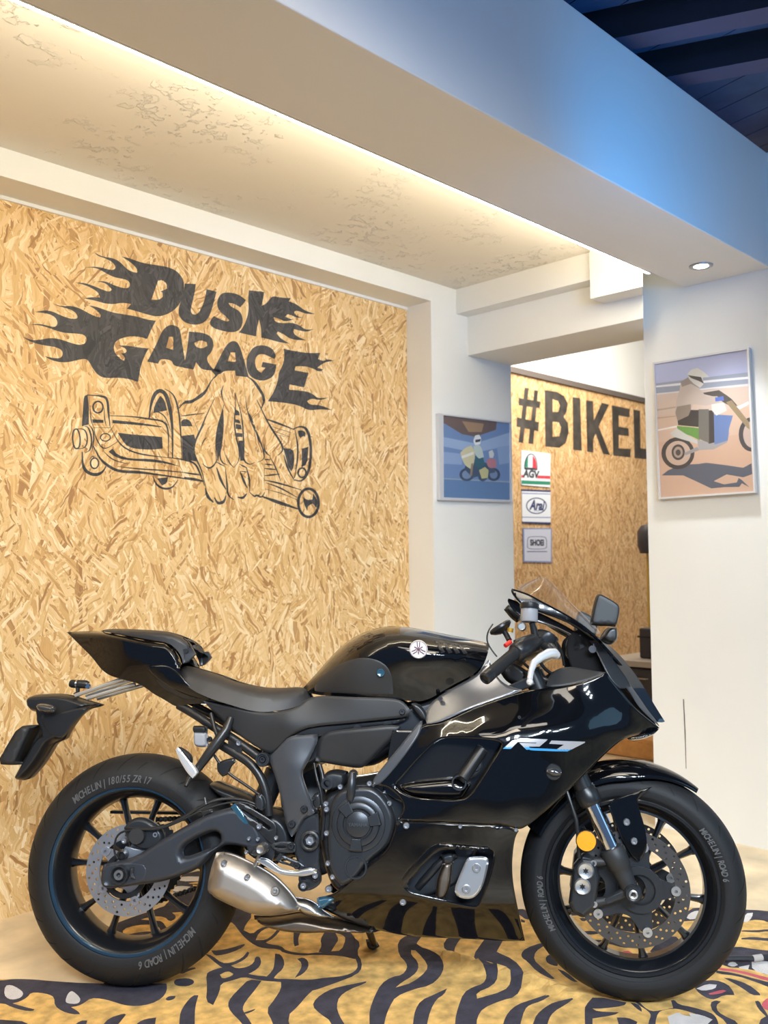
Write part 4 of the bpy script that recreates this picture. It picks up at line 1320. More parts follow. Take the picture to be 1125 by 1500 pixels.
def reflect(o, frame):
    c = o.copy()
    c.data = o.data.copy()
    me = c.data
    R_ = Matrix.Diagonal((1, -1, 1, 1))
    Mx = R_ if frame is None else frame @ R_ @ frame.inverted()
    R3 = Mx.to_3x3()
    keep = [R3 @ Vector(cn.vector) for cn in me.corner_normals]
    vs = [Mx @ v.co for v in me.vertices]
    fs = [tuple(p.vertices) for p in me.polygons]
    ls = [tuple(p.loop_indices) for p in me.polygons]
    mi = [p.material_index for p in me.polygons]
    nm = bpy.data.meshes.new(o.name)
    nm.from_pydata([tuple(v) for v in vs], [], [f[::-1] for f in fs])
    for mm in o.data.materials:
        nm.materials.append(mm)
    nm.polygons.foreach_set('material_index', mi)
    nm.polygons.foreach_set('use_smooth', [True] * len(fs))
    nm.update()
    nm.normals_split_custom_set([tuple(keep[i]) for l in ls for i in l[::-1]])
    old = c.data
    c.data = nm
    bpy.data.meshes.remove(old)
    COL.objects.link(c)
    c.parent = o.parent
    return c


def panel(name, pts, off, m, parent=None, fr='L', thick=0.004, e=2.0, drop=0.003, holes=(), it=2, step=9, sharp=60, mirror=False, angle=38):
    """body panel: outline measured on the photograph, lying at the given distance from the centre plane,
    with rolled edges and a real thickness"""
    f, n = FR[fr]
    outer = smooth_poly(list(pts), it, True, sharp)
    hs = [smooth_poly(list(h), it, True, sharp) for h in holes]
    rings = [e * .12, e * .4, e] if drop else []
    P, T, d, loops = tri_region(outer, hs, rings, step)

    def pos(Q):
        base = off(Q) if callable(off) else np.full(len(Q), float(off))
        if drop:
            base = base - drop * rnd(bdist(Q, loops), e)
        return [f(p[0], p[1], k) for p, k in zip(Q, base)]
    V = pos(np.array(P))
    T = wind(T, V, n)
    N_ = field_normals(pos, P, n)
    n0 = len(V)
    be = border_edges(T)
    rest_v = [v - n * thick for v in V]
    rest_f = [tuple(reversed(t)) for t in T]
    for a, b in be:
        k = len(rest_v)
        rest_v += [V[b], V[a]]
        rest_f.append((k, k + 1, a, b))
    ob = facet(name, V, N_, T, rest_v, rest_f, m, parent or bike, angle)
    if mirror:
        flip(ob)
    return ob


def pillow(name, pts, off, half, m, parent=None, fr='L', e=10, holes=(), it=2, step=7, sharp=60, mirror=False, power=1.0, angle=50):
    """inflated solid whose silhouette is the outline; half = half thickness across the bike"""
    f, n = FR[fr]
    outer = smooth_poly(list(pts), it, True, sharp)
    hs = [smooth_poly(list(h), it, True, sharp) for h in holes]
    P, T, d, loops = tri_region(outer, hs, [e * .04, e * .15, e * .35, e * .65, e], step)

    def pos(Q, s=1):
        c = off(Q) if callable(off) else np.full(len(Q), float(off))
        pr = 1 - rnd(bdist(Q, loops), e)
        return [f(p[0], p[1], ci) + n * (s * half * k) for p, ci, k in zip(Q, c, pr)]
    V = pos(np.array(P))
    T = wind(T, V, n)
    N_ = field_normals(pos, P, n)
    rest_v = pos(np.array(P), -1)
    rest_f = [tuple(reversed(t)) for t in T]
    for a, b in border_edges(T):
        k = len(rest_v)
        rest_v += [V[b], V[a]]
        rest_f.append((k, k + 1, a, b))
    ob = facet(name, V, N_, T, rest_v, rest_f, m, parent or bike, angle)
    if mirror:
        flip(ob)
    return ob


def shell(name, pts, offfn, m, parent=None, rings=(0.5, 2, 5, 10, 18, 28), it=2, step=8, sharp=60, angle=45, holes=()):
    """right half drawn on the photograph and its left twin, one closed-over body"""
    outer = smooth_poly(list(pts), it, True, sharp)
    P, T, d, loops = tri_region(outer, [smooth_poly(list(h), it) for h in holes], list(rings), step)

    def pos(Q):
        return [Lp(p[0], p[1], k) for p, k in zip(Q, offfn(Q, bdist(Q, loops)))]
    V = pos(np.array(P))
    T = wind(T, V, B_rt)
    N_ = field_normals(pos, P, B_rt)
    n0 = len(V)
    V2 = [Vector((v.x, -v.y, v.z)) for v in V]
    N2 = [Vector((v.x, -v.y, v.z)) for v in N_]
    T2 = [tuple(i + n0 for i in reversed(t)) for t in T]
    return facet(name, V + V2, N_ + N2, T + T2, [], [], m, parent or bike, angle)


def cyl(name, px, py, off0, off1, rpx, m, parent=None, fr='L', seg=24, prof=None):
    """turned part whose axis runs across the bike; radius in photograph pixels"""
    f, n = FR[fr]
    k = pxm(px, py, off1, fr)
    c = f(px, py, off1)
    c0 = c - n * (off1 - off0)
    L = off1 - off0
    pr = [(r * rpx * k, h * L) for r, h in (prof or [(0, 0), (1, 0), (1, .82), (.9, 1), (0, 1)])]
    return MB().lathe(pr, c0, n, seg).build(name, m, parent or bike)


BOLT = [(0, 0), (1, 0), (1, .55), (.78, 1), (.42, 1), (.42, .45), (0, .45)]


def bolt(px, py, off, rpx, m, parent=None, fr='L', h=0.008, name='bolt'):
    return cyl(name, px, py, off - 0.002, off + h, rpx, m, parent, fr, 14, BOLT)


def rod(name, pts, r, m, parent=None, fr='L', seg=10, it=2, caps=True):
    """tube through (px, py, off) points; r metres or list"""
    f = FR[fr][0]
    P = [f(*p) for p in pts]
    if it and len(P) > 2 and not isinstance(r, (list, tuple)):
        for _ in range(it):
            out = [P[0]]
            for i in range(len(P) - 1):
                out += [P[i].lerp(P[i + 1], .25), P[i].lerp(P[i + 1], .75)]
            P = out + [P[-1]]
    return MB().tube(P, r, seg, caps).build(name, m, parent or bike, 50)


# bike materials
G_black = mat('gloss_black_paint', (0.0025, 0.0028, 0.0036), 0.12, 0.0, 0.9, 0.12)
S_black = mat('satin_black_plastic', (0.014, 0.0145, 0.016), 0.32)
T_black = mat('matte_black_plastic', (0.020, 0.021, 0.023), 0.5, bump=(900, 0.05))
C_grey = mat('dark_grey_cover', (0.060, 0.066, 0.078), 0.36, 0.25)
A_grey = mat('swingarm_grey', (0.036, 0.042, 0.054), 0.38, 0.3)
E_black = mat('engine_black', (0.046, 0.050, 0.057), 0.32, 0.6)
SeatM = mat('black_vinyl', (0.022, 0.022, 0.024), 0.46, bump=(700, 0.15))
Rub = mat('tyre_rubber', (0.010, 0.0105, 0.012), 0.60, 0, 0, 0.35, bump=(160, 0.12))
RubT = mat('tyre_lettering', (0.085, 0.085, 0.088), 0.6)
RimM = mat('rim_black', (0.010, 0.012, 0.016), 0.28, 0.3, 0.5)
RimB = mat('rim_edge_blue', (0.040, 0.085, 0.135), 0.22, 0.6, 0.5)
Steel = mat('brushed_steel', (0.46, 0.45, 0.43), 0.34, 1.0, bump=(400, 0.04))
Titan = mat('muffler_steel', (0.43, 0.40, 0.37), 0.50, 1.0, var=(14, 0.08))
Bronze = mat('heated_steel', (0.20, 0.165, 0.135), 0.42, 1.0, var=(20, 0.2))
DiscR = mat('disc_steel', (0.45, 0.47, 0.50), 0.36, 0.9)
DiscF = mat('disc_dark_steel', (0.105, 0.10, 0.10), 0.38, 0.8)
Chrome = mat('chrome', (0.75, 0.76, 0.78), 0.08, 1.0)
ForkC = mat('fork_stanchion', (0.62, 0.64, 0.68), 0.10, 1.0)
BoltM = mat('bolt_steel', (0.62, 0.62, 0.63), 0.28, 0.9)
BoltD = mat('bolt_dark', (0.05, 0.052, 0.058), 0.35, 0.7)
Alu = mat('silver_aluminium', (0.58, 0.60, 0.62), 0.30, 0.85)
Amber = mat('amber_reflector', (0.85, 0.36, 0.02), 0.15, 0.0, 1.0)
Resv = mat('translucent_reservoir', (0.30, 0.31, 0.34), 0.35)
Red = mat('red_switch', (0.62, 0.03, 0.02), 0.4)
Gold = mat('gold_fitting', (0.75, 0.42, 0.06), 0.3, 0.6)
BlueG = mat('blue_gloss', (0.03, 0.10, 0.16), 0.15, 0.3, 0.8)
Silver = mat('decal_silver', (0.48, 0.48, 0.50), 0.3, 0.4)
DecB = mat('decal_blue', (0.05, 0.30, 0.62), 0.3, 0.1)
SatinS = mat('satin_inner_plastic', (0.16, 0.16, 0.165), 0.24, 0.6)
BrownG = mat('inner_gloss_panel', (0.012, 0.011, 0.010), 0.14, 0.0, 0.6)
BlueN = mat('gloss_nose_paint', (0.006, 0.008, 0.011), 0.07, 0.0, 1.0)
EmbS = mat('emblem_silver', (0.66, 0.62, 0.64), 0.3, 0.25)
EmbR = mat('emblem_relief', (0.22, 0.12, 0.14), 0.3, 0.4)
MirB = mat('mirror_back_plastic', (0.006, 0.008, 0.011), 0.45)
G_dark = mat('gloss_black_trim', (0.003, 0.003, 0.004), 0.18, 0, 0.3, 0.3)
Void = mat('cockpit_black', (0.004, 0.004, 0.005), 0.7, 0, 0, 0.2)
LevA = mat('lever_silver', (0.72, 0.73, 0.74), 0.32, 0.4)
Smoke = mat('smoked_lens', (0.03, 0.03, 0.032), 0.08, 0.0, 1.0)
WhiteAl = mat('pale_alloy', (0.70, 0.71, 0.72), 0.28, 0.5)
E_text = mat('engine_lettering', (0.10, 0.105, 0.115), 0.3, 0.6)
Screen = bpy.data.materials.new('clear_screen')
Screen.use_nodes = True
_n = Screen.node_tree
_n.nodes.clear()
_o = _n.nodes.new('ShaderNodeOutputMaterial'); _t = _n.nodes.new('ShaderNodeBsdfTransparent'); _g = _n.nodes.new('ShaderNodeBsdfGlossy'); _m = _n.nodes.new('ShaderNodeMixShader'); _f = _n.nodes.new('ShaderNodeFresnel')
_t.inputs['Color'].default_value = (0.955, 0.955, 0.96, 1)
_g.inputs['Roughness'].default_value = 0.03
_gm = _n.nodes.new('ShaderNodeNewGeometry'); _im = _n.nodes.new('ShaderNodeMapRange')       # same reflection from either side of the pane
_im.inputs[3].default_value, _im.inputs[4].default_value = 1.5, 0.6667
_n.links.new(_gm.outputs['Backfacing'], _im.inputs[0]); _n.links.new(_im.outputs[0], _f.inputs['IOR'])
_n.links.new(_f.outputs[0], _m.inputs[0]); _n.links.new(_t.outputs[0], _m.inputs[1]); _n.links.new(_g.outputs[0], _m.inputs[2]); _n.links.new(_m.outputs[0], _o.inputs[0])


# ------------------------------------------------------------------ wheels
def arc_text(body, c, fwd, upv, nrm, r, a_start, size, m, parent, squeeze=0.9, lift=0.0, name='lettering'):
    """raised lettering round a tyre wall, tops outward, read clockwise from the right side"""
    mbv, mbf = [], []
    adv = 0.0
    for ch in body:
        wdt = {' ': .35, 'I': .34, '/': .36, '|': .45, '1': .5}.get(ch, .72) * size * squeeze
        if ch != ' ':
            cu = bpy.data.curves.new('t', 'FONT')
            cu.body, cu.size, cu.align_x, cu.align_y, cu.shear, cu.offset = ch, size * 1.38, 'CENTER', 'CENTER', 0.2, 0.0006
            to = bpy.data.objects.new('t', cu)
            COL.objects.link(to)
            me = bpy.data.meshes.new_from_object(to.evaluated_get(bpy.context.evaluated_depsgraph_get()))
            bpy.data.objects.remove(to)
            bpy.data.curves.remove(cu)
            a = a_start - (adv + wdt / 2) / r
            rd = fwd * math.cos(a) + upv * math.sin(a)
            tg = fwd * math.sin(a) - upv * math.cos(a)
            n0 = len(mbv)
            mbv += [c + rd * (r + v.co.y) + tg * (v.co.x * squeeze * .82) + nrm * lift for v in me.vertices]
            mbf += [tuple(i + n0 for i in p.vertices) for p in me.polygons]
            bpy.data.meshes.remove(me)
        adv += wdt
    return link_mesh(name, mbv, mbf, m, parent, fix=False)


def wheel(name, Mx, R, hw, rimw, spoke_mats, disc_specs, groove_sign, texts, base_ang):
    """Mx: wheel frame in bike space (x forward, y left, z up, origin at the axle)"""
    c = Mx.translation
    X, Y, Z = (Mx.to_3x3() @ Vector(v) for v in ((1, 0, 0), (0, 1, 0), (0, 0, 1)))
    rw = rimw / 2
    # rim barrel with flanges
    half = [(0.226, rw + .004), (0.229, rw + .002), (0.229, rw - .004), (0.2155, rw - .008), (0.211, rw - .02), (0.200, rw - .03), (0.196, 0.018)]
    inner = [(r, -h) for r, h in half][::-1]
    mb = MB()
    prof = [(0.226, rw + .004), (0.2185, rw + .003), (0.212, rw - .004), (0.206, rw - .014), (0.197, rw - .030), (0.1905, 0.02), (0.1905, -0.02), (0.197, -rw + .030), (0.206, -rw + .014), (0.212, -rw + .004), (0.2185, -rw - .003), (0.226, -rw - .004), (0.229, -rw), (0.222, -rw + .012), (0.205, 0.0), (0.222, rw - .012), (0.229, rw)]
    mb.lathe(prof, c, -Y, 96, closed=True, up=X)
    # five pairs of spokes
    for k in range(5):
        for s in (-1, 1):
            a = math.radians(base_ang + 72 * k + s * 16.5)
            a0 = math.radians(base_ang + 72 * k + s * 13)
            pts, rad = [], []
            for t in (0, .15, .4, .7, .9, 1.0):
                r = 0.045 + (0.196 - 0.045) * t
                aa = a0 + (a - a0) * t
                d = X * math.cos(aa) + Z * math.sin(aa)
                w = [.011, .010, .0078, .0072, .009, .014][[0, .15, .4, .7, .9, 1.0].index(t)]
                tg = -X * math.sin(aa) + Z * math.cos(aa)
                dp = 0.017 - 0.004 * t
                y = Y * (-0.004 * (1 - t))
                pts.append((c + d * r + y, tg * w, Y * dp))
            vs, fs = [], []
            for p, tg, dp in pts:
                for k8 in range(8):
                    an = math.pi / 4 * k8 + math.pi / 8
                    vs.append(p + tg * (1.15 * math.cos(an)) + dp * (1.15 * math.sin(an)))
            for i in range(len(pts) - 1):
                for j in range(8):
                    fs.append((i * 8 + j, i * 8 + (j + 1) % 8, (i + 1) * 8 + (j + 1) % 8, (i + 1) * 8 + j))
            mb.add(vs, fs)
    mb.lathe([(0.018, .045), (0.034, .045), (0.044, .030), (0.052, .016), (0.052, -.016), (0.044, -.030), (0.034, -.045), (0.018, -.045)], c, -Y, 48, closed=True, up=X)
    rim = mb.build(name, spoke_mats[0], bike, 40)
    MB().lathe([(0.2165, rw + .001), (0.2165, rw + .004), (0.2195, rw + .0072), (0.2262, rw + .0078), (0.2292, rw + .0060), (0.2296, rw + .001)], c, -Y, 96, closed=True, up=X).build('rim_edge', spoke_mats[1], rim)
    # tyre
    n = 14
    tp = []
    for i in range(-n, n + 1):
        a = math.pi / 2 * i / n * 0.94
        tp.append((R - hw * .80 * (1 - math.cos(a)), hw * math.sin(a)))
    side = [(R - hw * .80 * .93, hw * .996), (R - hw * .9 - .004, hw * .992), (R - hw * .9 - .008, hw * .972), (0.2375, rw + .012), (0.2265, rw + .003), (0.218, rw - .006)]
    full = [(r, -h) for r, h in side[::-1]] + tp + side
    tb = MB().lathe(full, c, -Y, 128, closed=True, up=X)
    tyre = tb.build('tire', Rub, rim, 50)
    # tread grooves cut as dark sipes slightly proud of the crown
    gv, gf = [], []
    ng = 26 if hw > .08 else 22
    for k in range(ng):
        for s in (-1, 1):
            aa = 2 * math.pi * (k + (.5 if s > 0 else 0)) / ng
            strip = []
            for t in np.linspace(0.16, 0.82, 8):
                an = aa + groove_sign * (t - .16) * 0.28 + (.02 if k % 2 else 0)
                ac = math.pi / 2 * t * .94
                r_, h_ = R - hw * .80 * (1 - math.cos(ac)) + .0006, s * hw * math.sin(ac)
                wdt = .0042 * math.sin(math.pi * (t - .12) / .74) / R
                strip.append([(r_, h_, an - wdt), (r_, h_, an + wdt)])
            if k % 3 == 2:
                strip = strip[4:]
            for pr in strip:
                for r_, h_, an in pr:
                    gv.append(c + (X * math.cos(an) + Z * math.sin(an)) * r_ - Y * h_)
            m0 = len(gv) - 2 * len(strip)
            for i in range(len(strip) - 1):
                gf.append((m0 + 2 * i, m0 + 2 * i + 1, m0 + 2 * i + 3, m0 + 2 * i + 2))
    tyre.data.materials.append(Sipe)
    bm = bmesh.new()
    bm.from_mesh(tyre.data)
    nv = [bm.verts.new(v) for v in gv]
    for f in gf:
        q = bm.faces.new([nv[i] for i in f])
        q.material_index = 1
    bm.to_mesh(tyre.data)
    bm.free()
    for body, ang, size, rr in texts:
        arc_text(body, c, X, Z, -Y, rr, math.radians(ang), size, RubT, tyre, lift=hw * 1.0 + .0012)
    for r0, r1, y, m, nh, car in disc_specs:
        disc(rim, c, X, Z, -Y, r0, r1, y, m, nh, car)
    return rim


Sipe = mat('tread_groove', (0.004, 0.004, 0.004), 0.9)


def disc(rim, c, X, Z, N, r0, r1, y, m, nh, carrier):
    outer = [(r1 * math.cos(2 * math.pi * i / 96), r1 * math.sin(2 * math.pi * i / 96)) for i in range(96)]
    inner = [(r0 * math.cos(2 * math.pi * i / 64), r0 * math.sin(2 * math.pi * i / 64)) for i in range(64)]
    holes = [inner]
    wd = r1 - r0
    for k in range(nh):
        for j in range(3):
            a = 2 * math.pi * (k + j * .36) / nh
            r = r0 + wd * (.25 + .27 * j)
            holes.append([(r * math.cos(a) + .0036 * math.cos(2 * math.pi * i / 8), r * math.sin(a) + .0036 * math.sin(2 * math.pi * i / 8)) for i in range(8)])
    plate('brake_disc', outer, holes, c + N * y, X, Z, N, 0.0045, m, rim)
    if carrier:
        # carrier star with float buttons
        ol = []
        for k in range(60):
            a = 2 * math.pi * k / 60
            f = .5 + .5 * math.cos(a * 5)
            rr = r0 * .62 + (r0 * 1.06 - r0 * .62) * f ** 2
            ol.append((rr * math.cos(a), rr * math.sin(a)))
        plate('disc_carrier', ol, [[(.036 * math.cos(2 * math.pi * i / 32), .036 * math.sin(2 * math.pi * i / 32)) for i in range(32)]], c + N * (y - .001), X, Z, N, 0.006, carrier, rim)
        for k in range(5):
            a = 2 * math.pi * k / 5
            p = c + N * (y + .001) + (X * math.cos(a) + Z * math.sin(a)) * (r0 * 1.0)
            MB().lathe([(.004, .006), (.0125, .006), (.0125, 0), (0, 0)], p, N, 18).build('disc_button', BoltM, rim)


def plate(name, outer, holes, o, U, V_, N, th, m, parent, angle=30):
    vs, es = [], []
    for lp in [outer] + list(holes):
        n = len(vs)
        vs += [Vector(p) for p in lp]
        es += [(n + i, n + (i + 1) % len(lp)) for i in range(len(lp))]
    ov, oe, of, _, _, _ = delaunay_2d_cdt(vs, es, [], 0, 1e-7)
    T = []
    hb = [(sum(p[0] for p in h) / len(h), sum(p[1] for p in h) / len(h), max(math.hypot(p[0] - h[0][0], p[1] - h[0][1]) for p in h), h) for h in holes]
    for f in of:
        cx = sum(ov[i][0] for i in f) / 3
        cy = sum(ov[i][1] for i in f) / 3
        if not pip(cx, cy, outer):
            continue
        if any(math.hypot(cx - a, cy - b) < r and pip(cx, cy, h) for a, b, r, h in hb):
            continue
        T.append(tuple(f))
    W = [o + U * p[0] + V_ * p[1] for p in ov]
    n0 = len(W)
    F2 = T + [tuple(i + n0 for i in reversed(t)) for t in T]
    for a, b in border_edges(T):
        F2.append((b, a, a + n0, b + n0))
    ob = link_mesh(name, W + [w - N * th for w in W], F2, m, parent, angle)
    bm = bmesh.new()
    bm.from_mesh(ob.data)
    bmesh.ops.delete(bm, geom=[v for v in bm.verts if not v.link_faces], context='VERTS')
    bm.to_mesh(ob.data)
    bm.free()
    return ob


RW = Matrix.Translation(Vector((0, 0, ZR)))
rear = wheel('rear_wheel', RW, R1, W1, 0.148, (RimM, RimB), [(0.083, 0.1225, 0.072, DiscR, 22, DiscR)], 1,
             [('MICHELIN | 180/55 ZR 17', 132, 0.020, 0.2475), ('MICHELIN | ROAD 6', -36, 0.020, 0.2475)], 90)
front = wheel('front_wheel', SM, R2, W2, 0.098, (RimM, RimM), [(0.112, 0.149, 0.078, DiscF, 26, E_black), (0.112, 0.149, -0.074, DiscF, 26, E_black)], -1,
              [('MICHELIN | ROAD 6', 40, 0.016, 0.2425), ('MICHELIN | ROAD 6', 210, 0.016, 0.2425)], 45)

# ------------------------------------------------------------------ main bodywork
FAIR = rbf([(618, 1060, .165), (640, 1058, .165), (700, 1036, .162), (766, 1012, .150), (819, 1006, .148), (864, 996, .150), (888, 985, .150), (905, 1008, .135), (930, 1035, .105), (945, 1050, .070), (966, 1064, .030),
            (655, 1068, .182), (700, 1052, .178), (745, 1036, .172), (800, 1030, .168), (860, 1028, .160), (905, 1040, .125),
            (655, 1080, .198), (700, 1068, .208), (750, 1062, .214), (800, 1062, .212), (850, 1064, .194), (900, 1066, .140), (935, 1070, .08),
            (760, 1100, .226), (720, 1130, .226), (690, 1180, .222), (800, 1110, .212), (850, 1105, .184), (890, 1090, .140), (918, 1080, .105), (941, 1075, .060),
            (620, 1100, .195), (580, 1150, .192), (549, 1150, .185), (600, 1180, .202), (585, 1202, .202), (640, 1195, .214), (740, 1205, .216), (784, 1200, .205), (823, 1167, .188), (864, 1127, .165),
            (680, 1212, .210), (750, 1218, .200), (620, 1240, .200), (600, 1285, .190), (541, 1268, .180), (500, 1312, .148), (730, 1280, .190), (753, 1306, .182), (760, 1340, .150), (769, 1377, .098), (720, 1376, .090), (640, 1374, .086), (560, 1363, .088), (520, 1352, .100), (468, 1330, .112), (466, 1315, .125), (560, 1325, .150), (640, 1335, .160), (710, 1335, .160)])


def top_profile(topline, W, depth, power=2.2, low=None):
    """half width grows from zero at the top silhouette to W over the given depth (photograph pixels)"""
    def fn(P, d):
        t = np.clip(pldist(P, topline) / depth, 0, 1)
        w = W(P) if callable(W) else W
        o = w * (1 - (1 - t) ** power) ** (1 / power)
        if low:
            o = o - low(P)
        return np.maximum(o, 0.0)
    return fn


# fuel tank
tank_top = [(443, 1009), (452, 999), (467, 983), (480, 967), (492, 955), (502, 945), (513, 937), (527, 929), (542, 923), (563, 917.5), (584, 917), (620, 922), (655, 929.5), (690, 936), (717, 943)]
TW = rbf([(450, 1005, .050), (470, 985, .085), (500, 950, .125), (550, 925, .150), (620, 930, .155), (690, 940, .130), (716, 950, .110), (458, 1016, .060), (520, 1000, .145), (575, 1000, .150), (590, 1022, .135), (622, 1028, .120), (660, 1004, .125), (700, 984, .120), (600, 960, .178), (640, 962, .176), (680, 958, .150), (560, 960, .168), (610, 1000, .142)])
tank = shell('fuel_tank', tank_top + [(714, 962), (700, 985), (660, 1005), (622, 1029), (590, 1025), (513, 1021), (458, 1018)],
             top_profile(tank_top, TW, 30, 2.0), G_black, rings=(.4, 1.5, 3.5, 7, 12, 18, 26, 36), step=7)


def tank_off(P):
    P = np.asarray(P, float)
    return top_profile(tank_top, TW, 30, 2.0)(P, None)


# side pad of grippy dark vinyl on the tank
panel('knee_pad', [(460, 1004), (472, 990), (486, 979), (499, 972), (514, 966), (531, 963), (548, 965), (563, 972), (571, 982), (575, 995), (576, 1017), (545, 1017), (513, 1016), (470, 1014), (461, 1012)],
      lambda P: tank_off(P) + .0035, T_black, tank, thick=.006, e=2.5, drop=.002, mirror=True)
cyl('pad_badge', 557.5, 985.5, tank_off([(557.5, 985.5)])[0] + .001, tank_off([(557.5, 985.5)])[0] + .008, 6, BlueG, tank, seg=20, prof=[(0, 0), (1, 0), (1, .8), (.9, 1), (.8, .9), (0, .9)])
for i, px in enumerate((637, 648, 659, 670)):
    panel('tank_vent', [(px, 938 + i * 1.6), (px + 5, 939 + i * 1.6), (px + 15, 955 + i * .6), (px + 9, 957 + i * .4)], lambda P: tank_off(P) + .003, S_black, tank, thick=.006, e=1.2, drop=.002, it=0, mirror=True)
# round emblem on the tank
eo = tank_off([(613, 951)])[0]
em = cyl('emblem', 613, 951, eo - .002, eo + .006, 13.5, EmbS, tank, seg=40, prof=[(0, 0), (1, 0), (1, .7), (.93, 1), (.86, .8), (.86, .62), (0, .62)])
k_ = pxm(613, 951, eo + .005)
c_ = Lp(613, 951, eo + .0042)
for j in range(3):                                 # three crossed tuning forks
    a = math.radians(90 + 120 * j)
    d_, n_ = Vector((math.cos(a), 0, math.sin(a))), Vector((-math.sin(a), 0, math.cos(a)))
    mbk = MB()
    for s in (-1, 1):
        mbk.tube([c_ + d_ * k_ * 3 + n_ * s * k_ * 1.5, c_ + d_ * k_ * 10.5 + n_ * s * k_ * 1.9], k_ * .7, 6)
    mbk.tube([c_ - d_ * k_ * 7, c_ + d_ * k_ * 3], k_ * .8, 6)
    mbk.build('tuning_fork', EmbR, em)
# filler cap on the tank top
fcap = MB().lathe([(0, 0), (.045, 0), (.047, .006), (.038, .012), (.012, .013), (0, .013)], Lp(590, 917, 0) + Vector((0, 0, -.019)), Vector((.12, 0, 1)), 28, up=(1, 0, 0)).build('fuel_cap', S_black, tank)

# rider seat
seat_top = [(261, 985), (264, 979), (272, 975), (285, 977), (321, 988), (343, 997), (358, 1001), (382, 1006), (396, 1007.5), (420, 1007.5), (441, 1006), (450, 1010), (456, 1018)]
SW = rbf([(265, 985, .10), (300, 1000, .115), (340, 1020, .125), (390, 1030, .118), (430, 1025, .090), (452, 1020, .060), (285, 980, .09), (380, 1010, .11), (440, 1010, .075)])
shell('rider_seat', seat_top + [(452, 1027), (436, 1035), (412, 1041), (385, 1043.5), (362, 1040), (346, 1035), (322, 1028), (300, 1020), (280, 1010), (266, 997)],
      top_profile(seat_top, SW, 17, 2.4), SeatM, rings=(.4, 1.5, 3.5, 7, 12, 18), step=7)

# tail cowl with pillion pad
tail_top = [(98, 926), (120, 925), (147, 924), (180, 929), (215, 936), (243, 940), (256, 950), (264, 962), (268, 972)]
TLW = rbf([(98, 927, .020), (127, 950, .045), (150, 930, .075), (200, 940, .105), (243, 942, .118), (268, 975, .112), (150, 975, .060), (205, 998, .085), (224, 1015, .085), (258, 1034, .080), (300, 1028, .100), (330, 1030, .108), (270, 1000, .122), (220, 970, .118), (180, 955, .098)])
tail = shell('tail_cowl', tail_top + [(262, 981), (268, 994), (280, 1006), (300, 1019), (322, 1027), (336, 1031), (318, 1034), (300, 1031), (280, 1031), (269, 1033), (258, 1036), (241, 1025), (224, 1016), (213, 1007), (202, 1001), (183, 996), (164, 991), (155, 986), (147, 979), (136, 964), (127, 955), (112, 940)],
             top_profile(tail_top, TLW, 9, 2.0), G_black, rings=(.4, 1.2, 3, 6, 10, 16), step=7)
panel('tail_side_trim', [(214, 976), (232, 974), (246, 975), (262, 985), (276, 1003), (300, 1018), (318, 1027), (292, 1025), (262, 1014), (240, 1002), (222, 988)], lambda P: TLW(P) + .004, G_black, tail, thick=.006, e=3, drop=.004, mirror=True)
panel('tail_lower_trim', [(227, 990), (243, 996), (265, 1012), (292, 1025), (270, 1026), (248, 1014), (232, 1003)], lambda P: TLW(P) + .001, Bronze2 if 'Bronze2' in globals() else S_black, tail, thick=.004, e=2, drop=.003, mirror=True)
pad_top = [(147, 924.5), (156, 921.5), (175, 921), (205, 922), (239, 924), (255, 927), (269, 933), (279, 941), (285, 953)]
pad = shell('pillion_seat', pad_top + [(286, 958), (277, 971), (268, 972), (266, 962), (258, 950), (245, 941), (215, 936.5), (180, 929.5)],
            top_profile(pad_top, rbf([(150, 924, .055), (200, 925, .085), (245, 932, .095), (270, 942, .088), (284, 955, .075), (272, 968, .085)]), 7, 2.0), SeatM, tail, rings=(.4, 1.2, 3, 6), step=5)
panel('seat_pad_cover', [(268, 951), (281, 949), (286, 958), (274, 971), (269, 970), (270, 960)], lambda P: np.full(len(P), .096), C_grey, tail, thick=.012, e=2, drop=.004, mirror=True)
cyl('seat_lock', 272.5, 954, .096, .100, 3, BoltD, tail, seg=14)

# side cover under seat and tank
SC = rbf([(300, 1029, .108), (346, 1036, .128), (400, 1045, .135), (456, 1022, .125), (513, 1021, .148), (590, 1025, .150), (602, 1042, .150), (540, 1056, .150), (462, 1063, .148), (423, 1079, .140), (400, 1100, .125), (346, 1072, .118), (322, 1050, .110), (420, 1060, .148)])
sc_ = panel('side_cover', [(296, 1026), (322, 1031), (346, 1037), (385, 1045), (412, 1042), (436, 1036), (456, 1018), (513, 1021), (560, 1022), (590, 1025), (602, 1042), (598, 1050), (560, 1054), (499, 1060), (462, 1063), (440, 1069), (423, 1079), (409, 1095), (398, 1104), (382, 1099), (346, 1074), (322, 1052)],
             SC, T_black, thick=.006, e=4, drop=.006, mirror=True)
bolt(589, 1043, .150, 4.5, BoltD, sc_)
panel('side_cover_step', [(462, 1064), (500, 1059), (560, 1055), (600, 1050), (586, 1060), (520, 1066), (480, 1073), (466, 1080), (452, 1076), (430, 1080), (440, 1070)], .128, S_black, thick=.006, e=2, drop=.003)
# lower side panel over the air box
panel('airbox_panel', [(466, 1084), (474, 1075), (488, 1070), (530, 1066), (578, 1061), (587, 1065), (579, 1079), (563, 1094), (548, 1109), (536, 1121), (528, 1126), (500, 1122), (462, 1115)],
      rbf([(466, 1084, .130), (587, 1065, .140), (528, 1126, .118), (520, 1090, .136), (460, 1114, .120), (550, 1080, .142)]), T_black, thick=.008, e=7, drop=.010, mirror=True)

